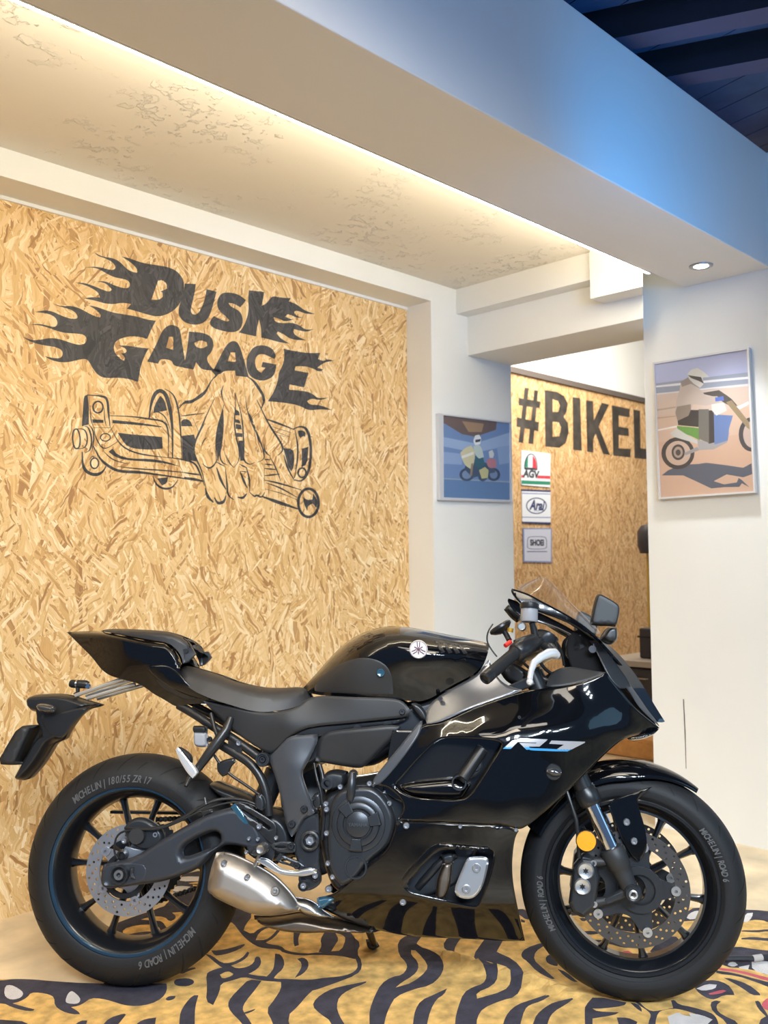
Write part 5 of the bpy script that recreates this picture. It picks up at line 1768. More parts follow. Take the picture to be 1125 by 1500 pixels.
# satin panel between tank and fairing
pi_ = panel('inner_fairing_panel', [(627, 1034), (640, 1022), (660, 1009), (698, 989), (708, 976), (716, 966), (727, 990), (740, 1003), (766, 1011), (736, 1022), (688, 1039), (655, 1053), (640, 1060), (626, 1062), (622, 1050)],
            rbf([(627, 1034, .125), (640, 1058, .158), (700, 990, .115), (716, 967, .105), (766, 1011, .145), (688, 1037, .158), (690, 1010, .128), (727, 999, .122)]), SatinS, thick=.005, e=4, drop=.005, mirror=True)
bolt(645, 1024, .138, 3.5, BoltD, pi_)
pillow('frame_head_cap', [(602, 1031), (608, 1029), (618, 1034), (626, 1046), (627, 1056), (620, 1057), (612, 1048), (604, 1038)], .130, .014, S_black, e=5, step=4, mirror=True)

# main upper fairing with its big side opening
hole = [(641, 1083), (660, 1081), (700, 1082), (729, 1085), (735, 1089), (733, 1096), (723, 1111), (705, 1140), (692, 1160), (684, 1167), (675, 1172), (640, 1171), (605, 1168), (588, 1160), (578, 1151), (590, 1138), (612, 1112)]
up_fair = panel('upper_fairing', [(618, 1061), (640, 1059), (660, 1051), (688, 1038), (712, 1029), (736, 1021), (766, 1012), (790, 1009), (819, 1006), (840, 1002), (864, 996), (888, 985), (896, 996), (908, 1010), (930, 1037), (950, 1053), (966, 1066), (955, 1072), (941, 1075), (930, 1077), (918, 1080), (900, 1092), (882, 1109), (864, 1127), (842, 1149), (823, 1167), (804, 1184), (784, 1201), (772, 1210), (760, 1216), (741, 1209), (700, 1207), (681, 1206), (640, 1204), (608, 1203), (581, 1202), (590, 1190), (592, 1178), (580, 1163), (566, 1152), (548, 1150), (575, 1110), (600, 1080)],
                FAIR, G_black, thick=.006, e=3.5, drop=.006, holes=[hole], step=8, mirror=True)
panel('fairing_edge_trim', [(613, 1058), (619, 1055), (617, 1072), (600, 1098), (575, 1130), (556, 1150), (547, 1149), (546, 1142), (560, 1124), (590, 1088)], lambda P: FAIR(P) + .004, C_grey, up_fair, thick=.012, e=3, drop=.006, mirror=True)
# back wall of the opening, air guide and hose
panel('fairing_inner_panel', [(575, 1070), (745, 1072), (742, 1100), (715, 1150), (690, 1180), (590, 1180), (560, 1160)], .148, BrownG, up_fair, thick=.004, e=3, drop=.003, mirror=True)
pillow('air_guide', [(584, 1150), (600, 1146), (640, 1142), (668, 1140), (690, 1150), (680, 1167), (674, 1171), (640, 1170), (606, 1167), (592, 1160)], .178, .022, G_black, up_fair, e=12, step=5, mirror=True)
rod('hose', [(706, 1098, .170), (694, 1116, .184), (682, 1134, .200), (677, 1142, .208)], .0165, S_black, up_fair, seg=18)
cyl('hose_mouth', 672.5, 1147, .165, .214, 11.5, E_black, up_fair, seg=32, prof=[(.70, .2), (.98, .2), (1.0, .95), (.95, 1), (.80, 1), (.74, .9), (.70, .3)])
pillow('hose_bracket', [(690, 1116), (703, 1112), (708, 1122), (700, 1136), (690, 1140), (684, 1132)], .176, .006, E_black, up_fair, e=3, step=4)
bolt(698, 1126, .182, 4, BoltD, up_fair)
# front lower fairing
hole2 = [(645, 1236), (687, 1240), (712, 1242), (722, 1245), (724, 1252), (718, 1278), (711, 1300), (703, 1324), (694, 1328), (651, 1318), (620, 1311), (599, 1306), (590, 1297), (592, 1284), (610, 1265), (628, 1246)]
low_fair = panel('lower_fairing', [(581, 1203), (608, 1204), (640, 1205), (681, 1207), (700, 1208), (741, 1210), (760, 1217), (755, 1225), (751.5, 1245), (750, 1267), (751, 1288), (754, 1308), (761, 1342), (769, 1378), (741, 1379), (702, 1376), (650, 1374), (600, 1372), (560, 1364), (535, 1358), (516, 1352), (490, 1340), (467, 1329), (464, 1321), (467, 1315), (480, 1312), (492, 1308), (515, 1288), (541, 1266), (564, 1248), (574, 1230)],
                 FAIR, G_black, thick=.006, e=3.5, drop=.006, holes=[hole2], step=8, mirror=True)
panel('vent_lip', [(586, 1290), (600, 1272), (622, 1246), (634, 1236), (645, 1235), (690, 1239), (715, 1240), (721, 1243), (690, 1246), (650, 1243), (634, 1252), (612, 1276), (596, 1295), (600, 1303), (590, 1303)], lambda P: FAIR(P) + .003, G_black, low_fair, thick=.014, e=3, drop=.006, mirror=True)
panel('belly_inner', [(520, 1210), (745, 1215), (745, 1300), (730, 1345), (560, 1345), (500, 1320), (520, 1290)], .120, S_black, low_fair, thick=.004, e=2, drop=.002, mirror=True)
pillow('belly_tip', [(464, 1316), (470, 1313), (486, 1312), (493, 1315), (484, 1324), (474, 1331), (467, 1329)], .128, .016, BlueG, low_fair, e=6, step=4)
for bx_, by_, br in ((595, 1210, 5), (674, 1211, 3.2), (756, 1216, 3), (590, 1322, 5.2)):
    bolt(bx_, by_, float(FAIR([(bx_, by_)])[0]) + .002, br, BoltM, low_fair, h=.005)
bolt(761, 1049 + 2, float(FAIR([(766, 1050)])[0]) + .001, 2.5, BoltD, up_fair)
# silver guard with two bolts inside the vent
gp = panel('exhaust_guard', [(684, 1257.5), (690, 1255.5), (708, 1254.5), (714, 1257), (716, 1262), (713, 1278), (709, 1293), (704, 1304), (697, 1313), (688, 1317), (676, 1316), (668, 1311), (666, 1303), (669, 1293), (677, 1274)], .176, Alu, thick=.010, e=4, drop=.006)
bolt(698, 1272, .178, 6.5, BoltM, gp, h=.006)
bolt(683, 1303, .178, 6.5, BoltM, gp, h=.006)
pillow('header_pipe', [(640, 1285), (650, 1262), (663, 1262), (660, 1300), (650, 1318), (638, 1316)], .150, .020, Bronze, e=7, step=5)
rod('coolant_hose', [(612, 1300, .130), (628, 1282, .140), (645, 1262, .140), (668, 1252, .135)], .011, S_black)
pillow('water_pump', [(645, 1252), (660, 1246), (668, 1252), (664, 1264), (650, 1266)], .150, .02, E_black, e=6, step=4)
# model mark on the fairing: two slanted figures
rm = lambda p: crop(725, 1060, 5.289, p)
Rp = [(62, 195), (135, 130), (200, 113), (408, 122), (400, 132), (345, 178), (262, 178), (285, 198), (245, 203), (190, 150), (318, 152), (325, 147), (175, 143), (122, 196)]
Rl = [(262, 186), (300, 190), (440, 196), (480, 198), (455, 214), (300, 208), (270, 204)]
Sp7 = [(430, 140), (440, 131), (700, 140), (694, 150), (562, 216), (455, 214), (535, 163), (420, 156)]
for nm, poly, yb in (('decal_letter', Rp, 181), ('decal_link', Rl, 150), ('decal_numeral', Sp7, 198)):
    d_ = panel(nm, rm(poly), lambda P: FAIR(P) + .0012, Silver, up_fair, thick=.002, e=1, drop=0, it=0, step=2.2)
    d_.data.materials.append(DecB)
    ylow = Lp(*rm([(300, yb)])[0], .215).z
    for f_ in d_.data.polygons:
        if f_.center.z < ylow:
            f_.material_index = 1
# front indicator lens in the fairing flank
cyl('indicator_base', 811, 1131, .196, .212, 12, S_black, up_fair, seg=24)
pillow('indicator', [(800, 1130), (806, 1125), (816, 1126), (823, 1132), (820, 1137), (808, 1137)], .216, .010, Smoke, up_fair, e=5, step=3)

# nose: central face, side cheeks and cowl
NZ = rbf([(877, 935, .012), (900, 957, .020), (930, 985, .022), (950, 1015, .018), (974, 1058, .006), (905, 970, .055), (918, 999, .070), (941, 1034, .050), (963, 1061, .015), (880, 950, .070)])
nose = shell('nose_cowl', [(872, 930), (878, 934), (896, 948), (914, 966), (928, 984), (940, 1001), (950, 1018), (962, 1038), (974, 1057), (967, 1059), (960, 1054), (944, 1032), (930, 1012), (914, 990), (900, 968), (884, 948)], lambda P, d: np.maximum(NZ(P), .002), BlueN, rings=(.4, 1.5, 3.5), step=5)
panel('headlight_cheek', [(877, 942), (890, 955), (903, 972), (920, 998), (938, 1024), (952, 1044), (962, 1056), (966, 1064), (950, 1050), (934, 1034), (922, 1012), (908, 1000), (897, 984), (886, 965)],
      rbf([(877, 942, .095), (903, 972, .085), (938, 1024, .060), (966, 1064, .024), (908, 1000, .115), (934, 1034, .090), (886, 965, .115)]), C_grey, nose, thick=.006, e=2, drop=.003, mirror=True)
panel('cowl_side', [(864, 938), (874, 938), (888, 954), (904, 974), (918, 993), (924, 1006), (908, 1010), (896, 998), (888, 985), (881, 970), (873, 953)], rbf([(868, 938, .110), (888, 966, .122), (910, 1003, .128), (880, 972, .132), (872, 956, .12)]), S_black, thick=.006, e=2, drop=.003, mirror=True)
pillow('under_nose', [(918, 1081), (940, 1075), (962, 1068), (966, 1067), (955, 1078), (935, 1084), (922, 1085)], .030, .035, BlueN, e=5, step=4)

# windscreen and its edge
scr_top = [(757, 861), (772, 853), (797, 842), (814, 858), (832, 877), (855, 900), (877, 922), (882, 930)]
shell('windscreen', scr_top + [(870, 928), (852, 917), (832, 906), (810, 893), (790, 883), (770, 872)], top_profile(scr_top, rbf([(757, 863, .120), (790, 884, .130), (832, 906, .120), (870, 928, .090), (797, 845, .06), (860, 905, .06)]), 26, 2.0), Screen, rings=(.4, 2, 5, 10, 16), step=6)
panel('screen_edge_trim', [(748, 866), (750, 862), (757, 864), (775, 870), (791, 879), (812, 890), (829, 899), (845, 909), (858, 918), (872, 930), (884, 943), (897, 957), (912, 975), (905, 974), (890, 958), (874, 941), (860, 931), (844, 919), (821, 907), (800, 900), (780, 894), (765, 887), (755, 877)],
      rbf([(750, 865, .132), (775, 882, .140), (800, 894, .140), (832, 908, .130), (875, 938, .104), (908, 974, .092)]), G_dark, thick=.012, e=3, drop=.006, mirror=True)
# cockpit
panel('cockpit_side', [(833, 930), (848, 921), (868, 934), (874, 952), (888, 984), (864, 994), (842, 990), (832, 965), (830, 945)], .085, Void, thick=.006, e=2, drop=.003, mirror=True)
panel('cockpit_floor_panel', [(806, 985), (830, 975), (866, 982), (888, 985), (864, 996), (819, 1006), (800, 1005)], rbf([(806, 985, .11), (866, 982, .125), (819, 1006, .142), (888, 985, .145)]), T_black, thick=.006, e=3, drop=.004, mirror=True)
pillow('dash_display', [(829, 938), (842, 926), (858, 930), (864, 945), (858, 962), (842, 968), (830, 962)], 0.0, .085, S_black, e=6, step=5)
cyl('screen_bolt', 868, 951, .112, .120, 6, BoltD, None, seg=20)
MB().box((0, 0, 0), (1, 1, 1))
# inner structure so nothing shows hollow: frame head, air box, radiator, engine block
pillow('main_frame', [(380, 1100), (420, 1070), (520, 1040), (600, 1030), (690, 1000), (740, 1005), (745, 1030), (690, 1060), (620, 1085), (560, 1078), (470, 1120), (420, 1150)], .0, .105, E_black, e=14, step=14)
pillow('engine_block', [(470, 1165), (500, 1140), (560, 1130), (620, 1110), (690, 1120), (720, 1200), (690, 1290), (600, 1320), (500, 1310), (475, 1260)], .0, .135, E_black, e=16, step=14)
pillow('radiator', [(700, 1095), (738, 1100), (752, 1180), (740, 1240), (718, 1240), (722, 1170)], .0, .14, E_black, e=5, step=10)
pillow('airbox', [(470, 1065), (590, 1058), (640, 1050), (640, 1075), (575, 1105), (545, 1125), (500, 1118), (465, 1112)], .0, .09, S_black, e=12, step=12)

# ------------------------------------------------------------------ engine right side
ec = pillow('crankcase_cover', [(482, 1205), (483, 1185), (488, 1169), (498, 1157), (512, 1152), (530, 1150), (546, 1151), (560, 1160), (572, 1176), (580, 1195), (580, 1215), (570, 1240), (540, 1262), (520, 1290), (500, 1298), (486, 1280), (481, 1257), (479, 1230)], .158, .022, E_black, e=8, step=6)
cyl('clutch_cover', 524, 1208, .160, .196, 42, E_black, ec, seg=64, prof=[(0, 0), (1, 0), (1, .45), (.95, .62), (.86, .68), (.78, .68), (.74, .86), (.68, .92), (.56, .92), (.50, .80), (.46, .80), (.44, .96), (.41, 1), (0, 1)])
k2 = pxm(524, 1208, .19)
c2_ = Lp(524, 1208, .172)
for an in (125, 18, 268):
    a = math.radians(an)
    d_ = Vector((math.cos(a), 0, math.sin(a)))
    t_ = Vector((-math.sin(a), 0, math.cos(a)))
    q = [c2_ + d_ * k2 * r + t_ * k2 * w for r, w in ((17, -8), (37, -11.5), (37, 11.5), (17, 8))]
    b_ = MB()
    vs = q + [p + B_rt * .026 + (c2_ - p) * .0 + (sum(q, Vector()) / 4 - p) * .18 for p in q]
    b_.add(vs, [(0, 1, 2, 3), (4, 5, 6, 7), (0, 1, 5, 4), (1, 2, 6, 5), (2, 3, 7, 6), (3, 0, 4, 7)])
    bevel(b_.build('clutch_lug', E_black, ec, False), .0015)
text_mesh('lettering', 'YAMAHA', E_text, Matrix.Translation(Lp(524, 1208.5, .1968)) @ FACE_Y, .0125, ec, 0, .0006, 1.0, .0003)
cyl('oil_filler_ring', 521, 1271, .150, .182, 18, E_black, ec, seg=36, prof=[(0, .2), (.7, .2), (.74, .7), (.8, 1), (.95, 1), (1, .8), (1, 0)])
for an in range(0, 360, 60):
    a = math.radians(an)
    MB().tube([Lp(521, 1271, .163), Lp(521 + 13 * math.cos(a), 1271 + 13 * math.sin(a), .163)], .0022, 6).build('filler_rib', BoltD, ec)
for x, y in ((498, 1153), (541, 1148), (477, 1178), (478, 1186), (478, 1221), (480, 1265), (495, 1270), (536, 1261), (570, 1177), (487, 1285)):
    bolt(x, y, .166, 4.2, BoltM, ec, h=.008)
rod('speed_sensor', [(513, 1180, .172), (513.5, 1168, .182), (514.5, 1155, .184), (515.5, 1142, .182), (516, 1133, .176)], [.006, .011, .0125, .0115, .009], E_black, ec, seg=14, it=0)
cyl('sensor_eye', 517, 1134, .165, .178, 6.5, S_black, ec, seg=20, prof=[(.45, 0), (1, 0), (1, 1), (.55, 1), (.45, .8)])
rod('clutch_cable', [(522, 1137, .172), (548, 1134, .165), (570, 1128, .15), (590, 1120, .13)], .0028, Steel, seg=8)
rod('wiring_loom', [(468, 1120, .118), (474, 1140, .126), (470, 1160, .13), (476, 1190, .13), (472, 1230, .128)], .0065, S_black, seg=8)
rod('wiring_loom', [(460, 1118, .122), (464, 1140, .132), (470, 1158, .135), (472, 1178, .136)], .004, S_black, seg=8)
pillow('throttle_body', [(474, 1140), (478, 1130), (492, 1126), (510, 1130), (512, 1146), (500, 1156), (486, 1158), (476, 1150)], .085, .06, E_black, e=7, step=5)
cyl('hose_clip', 479, 1148, .135, .15, 9, E_black, None, seg=20, prof=[(.6, 0), (1, 0), (1, 1), (.6, 1)])
pillow('relay_box', [(458, 1164), (466, 1160), (472, 1168), (472, 1182), (464, 1186), (457, 1178)], .128, .012, S_black, e=4, step=4)
bolt(459, 1170, .138, 3, BoltD)

# ------------------------------------------------------------------ frame plate and swingarm
fc = panel('frame_cover', [(394, 1111), (398, 1105), (406, 1097), (414, 1088), (423, 1079), (444, 1077), (466, 1075), (464, 1088), (456, 1106), (448, 1120), (441, 1132), (448, 1154), (455, 1174), (461, 1191), (446, 1198), (440, 1208), (434, 1219), (427, 1226), (421, 1215), (416, 1192), (409, 1157), (402, 1134)],
           rbf([(394, 1111, .128), (423, 1079, .145), (466, 1075, .148), (456, 1106, .150), (441, 1132, .156), (461, 1191, .142), (427, 1226, .132), (409, 1157, .138), (425, 1120, .158), (435, 1170, .156)]), C_grey, thick=.012, e=5, drop=.008, it=1, mirror=True)
bolt(445, 1186, .150, 5.5, BoltD, fc)
bolt(427, 1208, .142, 5.5, BoltD, fc)
fp = panel('pivot_plate', [(446, 1199), (456, 1194), (466, 1192), (468, 1210), (468, 1240), (467, 1268), (470, 1284), (470, 1294), (462, 1301), (452, 1305), (444, 1305), (437, 1293), (438, 1275), (434, 1256), (429, 1240), (434, 1220), (440, 1208)], .132, E_black, thick=.016, e=4, drop=.005, it=1, mirror=True)
cyl('pivot_nut', 453.5, 1232, .130, .152, 15, E_black, fp, seg=36, prof=[(0, .4), (.5, .4), (.62, .5), (.68, .9), (.8, 1), (.95, .9), (1, .5), (1, 0)])
cyl('pivot_bolt', 453.5, 1232, .138, .153, 7.5, BoltM, fp, seg=6, prof=[(0, 0), (1, 0), (1, .8), (.85, 1), (.45, 1), (.4, .5), (0, .5)])
for x, y in ((461.5, 1283), (444, 1298)):
    cyl('mount_bolt', x, y, .132, .146, 8.5, E_black, fp, seg=24, prof=[(0, 0), (1, 0), (1, .6), (.8, .8), (.7, .5), (0, .5)])
    bolt(x, y, .138, 5.2, BoltM, fp, h=.012)
bolt(481, 1303, .150, 5.5, BoltM)
cyl('frame_boss', 384, 1113, .118, .142, 10.5, E_black, None, seg=30, prof=[(0, .6), (.45, .6), (.5, .8), (.7, .8), (.75, 1), (.95, 1), (1, .85), (1, 0)])
bolt(384, 1113, .130, 5, BoltD, h=.010)

sa = pillow('swingarm', [(152, 1266), (170, 1262), (188, 1258), (204, 1251), (220, 1241), (240, 1228), (268, 1212), (300, 1194), (320, 1187), (344, 1181), (362, 1186), (376, 1200), (388, 1222), (390, 1240), (376, 1246), (358, 1240), (342, 1237), (328, 1238), (314, 1248), (303, 1262), (290, 1273), (265, 1283), (240, 1291), (220, 1294), (202, 1296), (176, 1300), (157, 1301), (150, 1296), (149, 1280)],
            rbf([(150, 1282, .118), (250, 1260, .122), (380, 1220, .112), (320, 1215, .120)]), .024, A_grey, e=9, step=7, mirror=True,
            holes=[[(268, 1247), (272, 1238), (284, 1230), (300, 1222), (315, 1217), (323, 1220), (325, 1228), (322, 1236), (312, 1241), (295, 1247), (280, 1253), (270, 1254)]])
panel('axle_block', [(152, 1271), (165, 1265), (207, 1263), (215, 1270), (214, 1284), (208, 1292), (170, 1299), (153, 1297), (150, 1284)], .146, A_grey, sa, thick=.010, e=3, drop=.003, mirror=True)
cyl('axle_ring', 173.5, 1282, .146, .162, 14, E_black, sa, seg=36, prof=[(0, .2), (.62, .2), (.70, .4), (.82, 1), (.95, 1), (1, .8), (1, 0)])
cyl('axle_nut', 173.5, 1282, .146, .160, 8, Steel, sa, seg=24, prof=[(.42, .2), (.42, 1), (.9, 1), (1, .85), (1, 0)])
pillow('chain_adjuster', [(190, 1272), (197, 1270), (194, 1280), (199, 1288), (190, 1286)], .152, .006, E_black, sa, e=3, step=3)
rod('axle', [(183, 1281, -.13), (180, 1281.4, 0), (176, 1282, .14)], .013, Steel, it=0)
# links at the front of the swingarm
pillow('swingarm_pivot', [(350, 1190), (380, 1180), (420, 1185), (440, 1210), (440, 1250), (400, 1262), (365, 1250)], .0, .10, E_black, e=12, step=8)
rod('shock_absorber', [(372, 1205, .02), (390, 1165, .02), (405, 1130, .02)], .032, E_black, seg=18, it=0)
pillow('rear_hugger', [(309, 1147), (318, 1143), (334, 1150), (356, 1158), (380, 1170), (393, 1186), (392, 1196), (372, 1192), (344, 1176), (322, 1162)], .0, .075, S_black, e=8, step=7)
rod('brake_hose', [(183, 1213, .115), (215, 1214, .125), (240, 1212, .130), (270, 1197, .132), (302, 1176, .130), (330, 1169, .120), (360, 1172, .118), (378, 1180, .118)], .0045, S_black, seg=8)
rod('sensor_wire', [(172, 1258, .118), (166, 1245, .12), (172, 1219, .122), (200, 1215, .128), (240, 1215, .132), (300, 1184, .132), (350, 1172, .122), (385, 1186, .12)], .003, S_black, seg=8)
rod('hose_guide', [(300, 1168, .134), (302, 1178, .134)], .0022, Steel)
pillow('hose_clamp', [(292, 1188), (310, 1183), (312, 1190), (298, 1196)], .132, .008, S_black, e=3, step=3)

# rear brake
cal = pillow('rear_caliper', [(184, 1209), (192, 1200), (206, 1196), (220, 1200), (232, 1208), (240, 1216), (243, 1228), (236, 1240), (220, 1246), (205, 1244), (190, 1232), (184, 1220)], .098, .020, E_black, e=6, step=4)
cyl('piston_cap', 199.5, 1225, .10, .132, 12.5, T_black, cal, seg=30)
bolt(227, 1223, .112, 4.5, BoltM, cal)
bolt(181, 1232, .112, 4.5, BoltM, cal)
panel('caliper_bracket', [(170, 1266), (176, 1252), (184, 1240), (200, 1244), (222, 1246), (243, 1232), (246, 1238), (230, 1246), (210, 1256), (196, 1262), (180, 1268)], .094, DiscR, cal, thick=.008, e=2, drop=.002, it=1)
cyl('speed_sensor_ring', 183, 1282, .074, .082, 33, S_black, rear, seg=48, prof=[(.78, 0), (1, 0), (1, 1), (.78, 1)])
cyl('sensor', 178, 1253, .098, .112, 8, S_black, cal, seg=20, prof=[(0, 0), (1, 0), (1, .8), (.6, 1), (.4, .6), (0, .6)])

# chain and sprocket on the far side
mbs = MB()
tooth = []
for k in range(84):
    a = 2 * math.pi * k / 84
    r = .108 if k % 2 else .114
    tooth.append((r * math.cos(a), r * math.sin(a)))
plate('sprocket', tooth, [[(.055 * math.cos(2 * math.pi * i / 30), .055 * math.sin(2 * math.pi * i / 30)) for i in range(30)]], Vector((0, .088, ZR)), Vector((1, 0, 0)), Vector((0, 0, 1)), Vector((0, -1, 0)), .006, E_black, rear)
for zz in (.118, -.118):
    ch = MB()
    a0 = Vector((0.02, .086, ZR + zz))
    a1 = Vector((.56, .086, .42 + zz * .35))
    nl = 38
    for i in range(nl):
        p, q = a0.lerp(a1, i / nl), a0.lerp(a1, (i + .86) / nl)
        ch.tube([p, (p + q) / 2, q], [.0085, .0055, .0085], 8)
    ch.build('chain_run', E_black, bike)
MB().box((-.12, .075, ZR + .134), (.36, .105, ZR + .142)).build('chain_guard', S_black, bike, False)

# ------------------------------------------------------------------ footrest hanger, pedal and links
hb = panel('heel_guard', [(339, 1180), (344, 1176), (354, 1176), (372, 1186), (390, 1197), (404, 1206), (405, 1218), (402, 1238), (392, 1234), (384, 1222), (366, 1208), (350, 1197)], .140, S_black, thick=.006, e=2, drop=.002, it=1, holes=[[(352, 1183), (368, 1192), (386, 1203), (397, 1212), (394, 1216), (376, 1204), (358, 1193)]])
panel('heel_guard_gloss', [(338, 1182), (344, 1177), (352, 1186), (364, 1206), (360, 1208), (350, 1200)], .143, BlueG, hb, thick=.004, e=2, drop=.002)
bolt(379, 1211, .142, 4.5, BoltM, hb)
bolt(382, 1182, .130, 4.5, BoltM)
for x, y in ((364, 1229), (377, 1230), (404, 1228), (360, 1249)):
    bolt(x, y, .142, 3, BoltM, hb)
panel('footrest_plate', [(360, 1222), (378, 1214), (398, 1228), (404, 1246), (398, 1262), (372, 1256), (362, 1246)], .134, E_black, thick=.010, e=2, drop=.003, it=1)
panel('pedal_link', [(396, 1238), (404, 1233), (428, 1233), (434, 1239), (432, 1248), (424, 1250), (402, 1246)], .148, E_black, thick=.008, e=3, drop=.003, holes=[[(402, 1239), (416, 1237), (420, 1241), (414, 1243), (403, 1242)]])
bolt(426, 1240, .150, 5, BoltD)
panel('link_plate', [(404, 1258), (410, 1250), (424, 1257), (442, 1264), (446, 1270), (440, 1275), (424, 1268), (408, 1264)], .146, E_black, thick=.008, e=3, drop=.003, holes=[[(412, 1257), (426, 1263), (424, 1266), (411, 1261)]])
bolt(434, 1269, .150, 5, BoltD)
pillow('brake_pedal', [(376, 1262), (380, 1256), (392, 1257), (404, 1266), (412, 1273), (432, 1276), (444, 1273), (455, 1271), (464, 1273), (464, 1278), (456, 1282), (440, 1284), (414, 1282), (400, 1276), (388, 1268)], .160, .008, Alu, e=3, step=4)
fr2 = pillow('footrest', [(369, 1246), (373, 1239), (381, 1236), (391, 1238), (394, 1244), (390, 1250), (379, 1253), (371, 1251)], .185, .045, E_black, e=6, step=4)
cyl('footrest_end', 381, 1244, .19, .236, 7, Steel, fr2, seg=18, prof=[(0, 0), (1, 0), (1, .92), (.8, 1), (.5, .97), (0, .97)])
rod('brake_switch_rod', [(380, 1252, .155), (374, 1268, .152), (366, 1282, .148), (361, 1286, .146)], [.004, .006, .006, .003], Steel, it=0)
pillow('master_cylinder', [(374, 1166), (382, 1162), (388, 1168), (390, 1182), (384, 1188), (374, 1184)], .128, .014, E_black, e=4, step=4)

# ------------------------------------------------------------------ subframe, reservoir, pillion footrest
for pts in ([(262, 1033, .07), (285, 1046, .085), (310, 1063, .095), (345, 1084, .10), (384, 1113, .108)], [(322, 1090, .098), (345, 1104, .105), (366, 1117, .112), (382, 1137, .116), (391, 1164, .118), (394, 1195, .118)]):
    o_ = rod('subframe_tube', pts, .0125, S_black, seg=14)
    flip(o_)
panel('subframe_gusset', [(334, 1084), (344, 1080), (356, 1092), (352, 1110), (342, 1112), (334, 1100)], .112, S_black, thick=.006, e=2, drop=.002, it=1)
bolt(349, 1089, .114, 4, BoltM)
pillow('exhaust_hook', [(318, 1118), (330, 1112), (344, 1110), (346, 1116), (338, 1124), (336, 1134), (326, 1138), (318, 1130)], .11, .008, S_black, e=4, step=4)
hg = rod('pillion_hanger', [(338, 1052, .118), (332, 1068, .130), (318, 1088, .140), (300, 1112, .148), (284, 1134, .152)], [.011, .0135, .0155, .013, .010], S_black, seg=14, it=0)
rod('hanger_brace', [(309, 1045, .110), (314, 1066, .122), (320, 1082, .134)], .006, S_black, hg)
pf = panel('pillion_footrest', [(257, 1098), (260, 1095), (264, 1097), (276, 1112), (289, 1130), (288, 1134), (282, 1140), (274, 1132), (262, 1112)], .185, WhiteAl, thick=.016, e=3, drop=.004)
pillow('footrest_rubber', [(261, 1094), (266, 1094), (280, 1104), (283, 1112), (281, 1121), (276, 1113), (266, 1101)], .172, .012, Rub, pf, e=3, step=3)
rod('footrest_pin', [(283, 1131, .15), (278, 1140, .175), (272, 1152, .19)], [.008, .008, .005], S_black, pf, it=0)
rs = pillow('brake_fluid_reservoir', [(285, 1072), (304, 1073), (305, 1092), (300, 1095), (288, 1094), (284, 1088)], .118, .016, Resv, e=4, step=3)
pillow('reservoir_cap', [(284, 1063), (302, 1063), (304, 1066), (304, 1073), (284, 1073), (283, 1067)], .118, .017, S_black, rs, e=3, step=3)
bolt(306, 1083, .125, 4, BoltD, rs)
rod('reservoir_hose', [(304, 1090, .115), (312, 1104, .112), (330, 1130, .112), (360, 1150, .114), (380, 1164, .118)], .0042, S_black, seg=8)

# ------------------------------------------------------------------ tail tidy: silver struts, plate holder, plate, lamp, camera
for a, b in (((181, 994), (110, 1019)), ((198, 1002), (127, 1023))):
    o_ = rod('plate_strut', [(a[0], a[1], .04), ((a[0] + b[0]) / 2, (a[1] + b[1]) / 2, .04), (b[0], b[1], .04)], .0062, Alu, seg=10, it=0)
    flip(o_)
ph = pillow('plate_holder', [(45, 1024), (52, 1018), (72, 1016), (94, 1016), (110, 1019), (124, 1024), (138, 1028), (153, 1032), (144, 1036), (132, 1038), (118, 1047), (108, 1060), (99, 1074), (96, 1083), (88, 1086), (80, 1090), (72, 1104), (62, 1120), (50, 1134), (41, 1143), (28, 1142), (27, 1139), (36, 1122), (48, 1102), (57, 1084), (68, 1074), (66, 1066), (60, 1058), (60, 1044), (48, 1041), (46, 1032)], .0, .055, S_black, e=8, step=6, it=1)
cp = panel('plate_lamp_hood', [(60, 1046), (78, 1046), (100, 1040), (120, 1036), (132, 1036), (108, 1058), (96, 1076), (88, 1082), (72, 1076), (64, 1066)], .058, S_black, ph, thick=.008, e=3, drop=.004)
pillow('rear_indicator', [(54, 1033), (60, 1030), (76, 1032), (82, 1037), (80, 1043), (70, 1045), (58, 1042)], .085, .020, Smoke, ph, e=5, step=3, mirror=True)
pl_ = pillow('license_plate', [(43, 1062), (64, 1061), (58, 1074), (47, 1098), (38, 1118), (34, 1120), (14, 1119), (12, 1115), (26, 1090)], .0, .075, T_black, e=2, step=6, it=1)
cm = rod('rear_camera', [(103, 1001, .02), (106, 1001.5, .02), (126, 1002.5, .02), (129, 1003, .02)], [.010, .0125, .0125, .010], S_black, seg=20, it=0)
rod('camera_ring', [(112, 1001.8, .02), (114, 1001.9, .02)], .0130, Chrome, cm, seg=20, it=0)
rod('camera_foot', [(114, 1006, .02), (114, 1014, .02), (111, 1018, .02)], [.007, .006, .009], S_black, cm, seg=10, it=0)
cyl('camera_eye', 128, 1005, .018, .03, 4, Chrome, cm, seg=16)

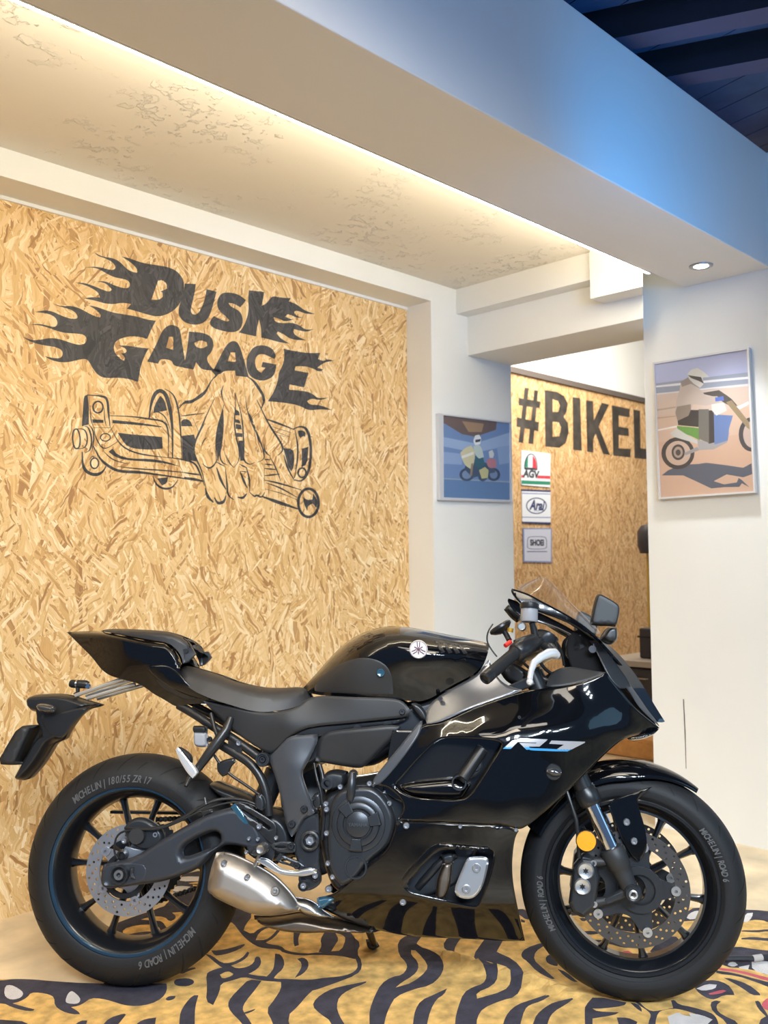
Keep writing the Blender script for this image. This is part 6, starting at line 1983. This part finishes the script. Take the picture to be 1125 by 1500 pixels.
# ------------------------------------------------------------------ exhaust
mf = pillow('muffler', [(318, 1249), (330, 1248), (345, 1252), (362, 1260), (382, 1270), (402, 1282), (418, 1297), (430, 1311), (439, 1325), (440, 1331), (436, 1334), (420, 1337), (403, 1340), (386, 1340), (370, 1338), (352, 1331), (334, 1323), (318, 1315), (308, 1307), (305, 1302), (307, 1285), (312, 1265)], .145, .060, Titan, e=28, step=8)
panel('muffler_end_cap', [(317, 1249), (328, 1248), (326, 1266), (322, 1290), (320, 1316), (311, 1310), (304, 1303), (307, 1284), (312, 1264)], rbf([(317, 1249, .158), (328, 1248, .162), (305, 1303, .164), (320, 1316, .172), (315, 1282, .196), (324, 1280, .205)]), Titan, mf, thick=.006, e=3, drop=.003)
for x, y, o_ in ((327, 1265, .200), (371, 1328, .180), (402.5, 1305.5, .205), (361, 1286, .205)):
    cyl('muffler_washer', x, y, o_ - .012, o_, 6.5 if x == 402.5 else 4.5, Titan, mf, seg=20)
    bolt(x, y, o_, 3.6, BoltM, mf)
pillow('collector_box', [(372, 1341), (388, 1342), (404, 1341), (425, 1338), (440, 1335), (462, 1338), (486, 1344), (510, 1348), (540, 1358), (560, 1363), (530, 1364), (500, 1362), (459, 1364), (430, 1363), (404, 1358), (388, 1352)], .06, .07, Bronze, e=10, step=7)
pillow('exhaust_pipe', [(428, 1312), (438, 1315), (450, 1316), (464, 1323), (474, 1334), (490, 1343), (474, 1344), (450, 1340), (438, 1333)], .125, .03, Steel, e=9, step=5)
# side stand on the far side
rod('side_stand', [(532, 1340, -.13), (540, 1362, -.20), (548, 1384, -.27)], [.012, .011, .010], S_black, it=0)
pillow('stand_foot', [(536, 1376), (550, 1376), (556, 1386), (548, 1392), (538, 1388)], -.275, .018, S_black, e=4, step=3)

# ------------------------------------------------------------------ steered front end
for s in (1, -1):
    fx = [Vector((0, -s * .104, 0)), Vector((0, -s * .104, 0))]

    def fpt(along, back, s=s):
        """point on a fork leg: along = distance up the steering angle from the axle"""
        return SM @ Vector((-math.sin(ca) * along - math.cos(ca) * back + .0, -s * .104, math.cos(ca) * along - math.sin(ca) * back))
    ln = MB()
    bk = .004
    ln.tube([fpt(-.004, bk), fpt(.030, bk), fpt(.050, bk), fpt(.064, bk), fpt(.068, bk), fpt(.116, bk), fpt(.119, bk)], [.022, .023, .026, .027, .031, .0325, .030], 28)
    bot = ln.build('fork_lower', T_black, bike, 50)
    MB().tube([fpt(.11, bk), fpt(.28, bk)], .0205, 28).build('fork_tube', ForkC, bike)
    MB().tube([fpt(.238, bk), fpt(.243, bk), fpt(.250, bk), fpt(.268, bk), fpt(.285, bk)], [.028, .0315, .033, .033, .027], 28).build('dust_seal', S_black, bike)
    MB().tube([fpt(.28, bk), fpt(.62, bk)], .0255, 28).build('fork_upper', S_black, bike)
    MB().tube([fpt(.62, bk), fpt(.63, bk)], .020, 24).build('fork_cap', S_black, bike)
    cxx = SM @ Vector((0, -s * .112, 0))
    MB().lathe([(.010, .030), (.010, .018), (0, .018)][::-1] + [(.010, .030), (.018, .030), (.0225, .024), (.0225, 0), (0, 0)], cxx, S_rt * s, 30).build('axle_end', E_black, bot)
    MB().lathe([(.0065, .028), (.0065, .020), (.0115, .020), (.0115, .032), (.0085, .033), (.0065, .032)], cxx, S_rt * s, 24, closed=True).build('axle_bolt', BoltM, bot)
    # brake caliper behind the leg
    cm4 = lambda a, b, s=s: SM @ Vector((a, -s * .118, b))
    prof = [(-.165, -.035), (-.150, .055), (-.125, .085), (-.095, .078), (-.085, .03), (-.100, -.045), (-.13, -.07), (-.155, -.06)]
    vs = []
    for off_, sc_1 in ((-.045, 1.0), (.0, 1.06), (.018, 1.0), (.026, .84)):
        cxm = sum(p[0] for p in prof) / 8
        czm = sum(p[1] for p in prof) / 8
        vs += [SM @ Vector((cxm + (p[0] - cxm) * sc_1, -s * (.100 + off_), czm + (p[1] - czm) * sc_1)) for p in prof]
    fs = [tuple(range(8)), tuple(range(24, 32))]
    for r in range(3):
        for i in range(8):
            fs.append((r * 8 + i, r * 8 + (i + 1) % 8, r * 8 + 8 + (i + 1) % 8, r * 8 + 8 + i))
    calf = bevel(link_mesh('front_caliper', vs, fs, E_black, bike, False), .004, 2)
    for a, b in ((-.119, .052), (-.129, .012)):
        MB().lathe([(0, 0), (.0215, 0), (.0215, .008), (.0185, .012), (.016, .0105), (0, .0105)], SM @ Vector((a, -s * .124, b)), S_rt * s, 28).build('piston_cap', Alu, calf)
        star = [((.0085 if i % 2 else .0045) * math.cos(math.pi * i / 6), (.0085 if i % 2 else .0045) * math.sin(math.pi * i / 6)) for i in range(12)]
        plate('cap_socket', star, [], SM @ Vector((a, -s * .124, b)) + S_rt * s * .0113, SM.to_3x3() @ Vector((1, 0, 0)), SM.to_3x3() @ Vector((0, 0, 1)), S_rt * s, .002, S_black, calf)
    for a, b in (((-.028, .085), (-.098, .070)), ((-.02, -.004), (-.10, -.034))):
        MB().tube([SM @ Vector((a[0], -s * .106, a[1])), SM @ Vector(((a[0] + b[0]) / 2, -s * .104, (a[1] + b[1]) / 2 - .006)), SM @ Vector((b[0], -s * .104, b[1]))], [.014, .010, .014], 12).build('caliper_mount', T_black, calf)
        MB().lathe([(0, 0), (.008, 0), (.008, .006), (.004, .006), (.004, .003), (0, .003)], SM @ Vector((b[0], -s * .117, b[1])), S_rt * s, 16).build('bolt', BoltM, calf)
    # brake hose up to the bars
    MB().tube([SM @ Vector(p) for p in ((-.135, -s * .112, .08), (-.135, -s * .118, .13), (-.140, -s * .116, .18), (-.165, -s * .105, .26), (-.2, -s * .08, .36), (-.25, -s * .06, .5))], .0058, 10).build('brake_hose', S_black, bike)
    # round reflector on a stay
    MB().lathe([(0, 0), (.026, 0), (.026, .006), (.0245, .010), (0, .0115)], SM @ Vector((-.115, -s * .130, .128)), S_rt * s, 36).build('reflector', Amber, bike)
    MB().lathe([(0, -.01), (.0275, -.01), (.0275, .004), (.026, .004)], SM @ Vector((-.115, -s * .130, .128)), S_rt * s, 36).build('reflector_cup', S_black, bike)
cyl('abs_ring', 938, 1304, .080, .088, 34, E_black, front, 'S', 48, [(.66, 0), (1, 0), (1, 1), (.66, 1)])
MB().tube([SM @ Vector((0, -.13, 0)), SM @ Vector((0, .13, 0))], .0115, 16).build('axle', Steel, bike)
panel('sensor_stay', [(886, 1318), (900, 1310), (920, 1303), (926, 1300), (924, 1312), (905, 1318), (890, 1324)], .118, E_black, fr='S', thick=.006, e=2, drop=.002)

# mudguard: arch following the tyre with side plates
def fender(a0, a1, name, r_in, fn_w, fn_r, seg=44, nx=16):
    vs, fs = [], []
    for layer, dr in ((0, 0.0), (1, -.0035)):
        for i in range(seg + 1):
            t = i / seg
            a = math.radians(a0 + (a1 - a0) * t)
            w, rr, dep = fn_w(t), fn_r(t), .055
            for j in range(nx + 1):
                u = -1 + 2 * j / nx
                ang = u * math.radians(86) * (.42 + .58 * min(1, t / .38))
                y = w * math.sin(ang) / math.sin(math.radians(86))
                r = rr - .052 * (1 - math.cos(ang)) + dr
                if abs(u) > .999 and layer:
                    pass
                vs.append(SM @ Vector((math.cos(a) * r, y * (1 + dr), math.sin(a) * r)))
    M_ = (seg + 1) * (nx + 1)
    for L_ in (0, 1):
        for i in range(seg):
            for j in range(nx):
                b = L_ * M_ + i * (nx + 1) + j
                fs.append((b, b + 1, b + nx + 2, b + nx + 1))
    for i in range(seg):
        for j in (0, nx):
            b = i * (nx + 1) + j
            fs.append((b, b + nx + 1, b + nx + 1 + M_, b + M_))
    for i in (0, seg):
        for j in range(nx):
            b = i * (nx + 1) + j
            fs.append((b, b + 1, b + 1 + M_, b + M_))
    return link_mesh(name, vs, fs, G_black, bike, 50)


mg = fender(53, 152, 'front_mudguard', R2, lambda t: .030 + .046 * min(1, t / .30) ** .8, lambda t: R2 + .018 + .012 * math.sin(math.pi * min(1, t * 1.2)))
for s in (1, -1):
    pl2 = []
    pts = [(894, 1174), (905, 1169), (925, 1162), (945, 1155), (955, 1153), (940, 1164), (933, 1174), (938, 1190), (943, 1206), (947, 1225), (948, 1242), (943, 1254), (936, 1262), (926, 1258), (912, 1235), (900, 1205), (891, 1182)]
    if s == 1:
        p_ = panel('mudguard_stay', pts, .090, G_black, mg, 'S', thick=.005, e=3, drop=.004)
        for x, y in ((918, 1205), (929, 1233)):
            bolt(x, y, .092, 5.4, BoltM, mg, 'S', h=.006)
    else:
        reflect(p_, SM)

# yokes, bars and controls
def SL(x, y, z):
    return SM @ Vector((x, y, z))


for al, nm in ((.43, 'lower_yoke'), (.585, 'upper_yoke')):
    vs = []
    cxy = lambda a, b, y: SM @ Vector((-math.sin(ca) * a - math.cos(ca) * b, y, math.cos(ca) * a - math.sin(ca) * b))
    prof = [(.005, -.135), (.075, -.135), (.075, -.075), (.10, -.03), (.10, .03), (.075, .075), (.075, .135), (.005, .135), (.0, .05), (.0, -.05)]
    vs = [cxy(al, b, y) for b, y in prof] + [cxy(al + .028, b, y) for b, y in prof]
    n_ = len(prof)
    fs = [tuple(range(n_)), tuple(range(n_, 2 * n_))] + [(i, (i + 1) % n_, n_ + (i + 1) % n_, n_ + i) for i in range(n_)]
    bevel(link_mesh(nm, vs, fs, E_black, bike, False), .004)
hb_ = []
for s in (1, -1):
    def BP(px, py, off, s=s):
        p = SM.inverted() @ Sp(px, py, off)
        return SM @ Vector((p.x, p.y * s, p.z))
    MB().tube([BP(800, 936, .112), BP(790, 941, .15), BP(768, 952, .21), BP(745, 966, .27), BP(722, 984, .325)], .0112, 16).build('handlebar', S_black, bike)
    MB().tube([BP(800, 930, .105), BP(797, 938, .112), BP(790, 942, .14)], [.030, .030, .017], 20).build('bar_clamp', E_black, bike)
    gr = MB()
    gp_ = [BP(755 - (755 - 717.5) * t, 956 + (988 - 956) * t, .245 + .095 * t) for t in np.linspace(0, 1, 25)]
    gr.tube(gp_, [.0185 if i in (0, 1) else (.0168 if i % 2 else .0160) for i in range(25)], 24)
    g_ = gr.build('hand_grip', Rub, bike, 60)
    d_ = (gp_[-1] - gp_[0]).normalized()
    MB().lathe([(0, -.002), (.0165, -.002), (.0172, .006), (.0165, .022), (.012, .026), (.011, .020), (0, .020)], gp_[-1], d_, 24).build('bar_end', S_black, g_)
    sw = MB()
    sw.tube([BP(783, 938, .18), BP(779, 942, .19), BP(765, 950, .225), BP(756, 956, .244), BP(754, 957, .248)], [.020, .025, .0265, .025, .020], 22)
    s_ = sw.build('switch_housing', S_black, bike, 60)
    MB().tube([BP(748, 940, .235), BP(740, 946, .25)], [.006, .006], 10).build('switch_button', Red, s_)
    lv = MB()
    lv.tube([BP(815, 960, .19), BP(812, 957, .20), BP(804, 957, .215), BP(792, 963, .235), BP(782, 971, .255), BP(778, 983, .275), BP(776, 996, .295)], [.012, .0135, .013, .011, .0095, .0078, .0075], 14, True, 1.0)
    l_ = lv.build('lever', LevA, bike, 60)
    MB().lathe([(0.0001, -.009), (.0065, -.0065), (.009, 0), (.0065, .0065), (.0001, .009)], BP(776, 999, .299), S_rt, 16).build('lever_ball', LevA, l_)
    MB().tube([BP(800, 948, .16), BP(806, 950, .18), BP(814, 958, .195)], [.014, .016, .012], 14).build('lever_perch', E_black, bike)
    # mirrors on the nose are built below
MB().tube([Sp(784, 934, .16), Sp(782, 922, .16), Sp(779, 912, .165)], [.010, .010, .008], 14).build('reservoir_stalk', S_black, bike)
rv = MB()
k3 = pxm(775, 900, .165, 'S')
rv.lathe([(0, 0), (11.6 * k3, 0), (12.6 * k3, .003), (12.6 * k3, 20 * k3), (0, 20 * k3)], Sp(775, 911, .165), Vector((.06, .05, 1)), 30)
rvo = rv.build('front_fluid_reservoir', Resv, bike, 40)
MB().lathe([(0, 0), (13.6 * k3, 0), (14 * k3, .003), (14 * k3, 7 * k3), (12.6 * k3, 8.5 * k3), (0, 8.5 * k3)], Sp(775.5, 891.5, .165), Vector((.06, .05, 1)), 30).build('reservoir_cap', S_black, rvo)
cyl('reservoir_clamp_knob', 764, 917.5, .165, .185, 6.8, Alu, rvo, 'S', 24, [(0, 0), (1, 0), (1, .6), (.8, 1), (.6, .9), (0, .9)])
# phone mount on a stalk
pmn = MB()
pc = Sp(731, 916, .11)
pmn.lathe([(0, 0), (.030, 0), (.034, .004), (.034, .010), (.024, .018), (.010, .024), (0, .024)], pc, Sp(740, 930, .11) - pc, 30)
pmo = pmn.build('device_mount', S_black, bike)
rod('mount_arm', [(736, 921, .11), (742, 930, .12), (746, 938, .13)], .008, S_black, pmo, 'S')
rod('mount_cable', [(722, 914, .115), (714, 926, .12), (713, 940, .12), (720, 952, .12), (728, 962, .12)], .0022, S_black, pmo, 'S', 8)
rod('mirror_adjuster', [(748, 920, .12), (747, 926, .12)], .009, Gold, None, 'S', it=0)
for pts, r in (([(770, 950, .10), (785, 930, .12), (800, 926, .12), (812, 936, .10), (818, 955, .08)], .0042), ([(775, 955, .08), (790, 935, .09), (806, 932, .09), (822, 948, .06), (826, 975, .05)], .0036), ([(760, 962, .14), (770, 975, .12), (785, 985, .09), (800, 1000, .08)], .0042), ([(790, 968, .10), (798, 980, .09), (812, 990, .08), (826, 998, .07)], .0048), ([(744, 962, .11), (752, 980, .10), (772, 998, .09)], .005)):
    rod('control_cable', pts, r, S_black, None, 'S', 8)
pillow('ignition_block', [(752, 938), (770, 930), (792, 930), (800, 942), (792, 956), (770, 958), (752, 952)], .03, .06, E_black, fr='S', e=8, step=5)
pillow('steering_cover', [(742, 968), (758, 972), (775, 985), (800, 992), (815, 1000), (790, 1008), (765, 1008), (742, 1000), (732, 984)], .07, .03, S_black, e=8, step=6)
# mirrors
mr = pillow('mirror_housing', [(864, 915), (866, 900), (870, 882), (873.5, 872), (878, 870), (890, 876), (903, 884), (907, 889), (907, 898), (904, 912), (901, 918), (890, 917), (876, 917)], .215, .022, MirB, e=3.5, step=5, it=1)
pillow('mirror_arm', [(888, 920), (896, 918), (903, 920), (904, 937), (898, 944), (888, 944), (878, 936), (882, 928)], .160, .045, S_black, mr, e=6, step=4)
flip(mr)
lm = pillow('mirror_stalk', [(785, 897), (800, 903), (822, 916), (836, 928), (834, 936), (822, 930), (800, 916), (786, 908)], -.150, .02, S_black, e=5, step=5)
pillow('mirror_shell', [(738, 893), (744, 886), (751, 882), (762, 884), (764, 896), (763, 908), (757, 912), (748, 906)], -.215, .02, S_black, e=6, step=4)
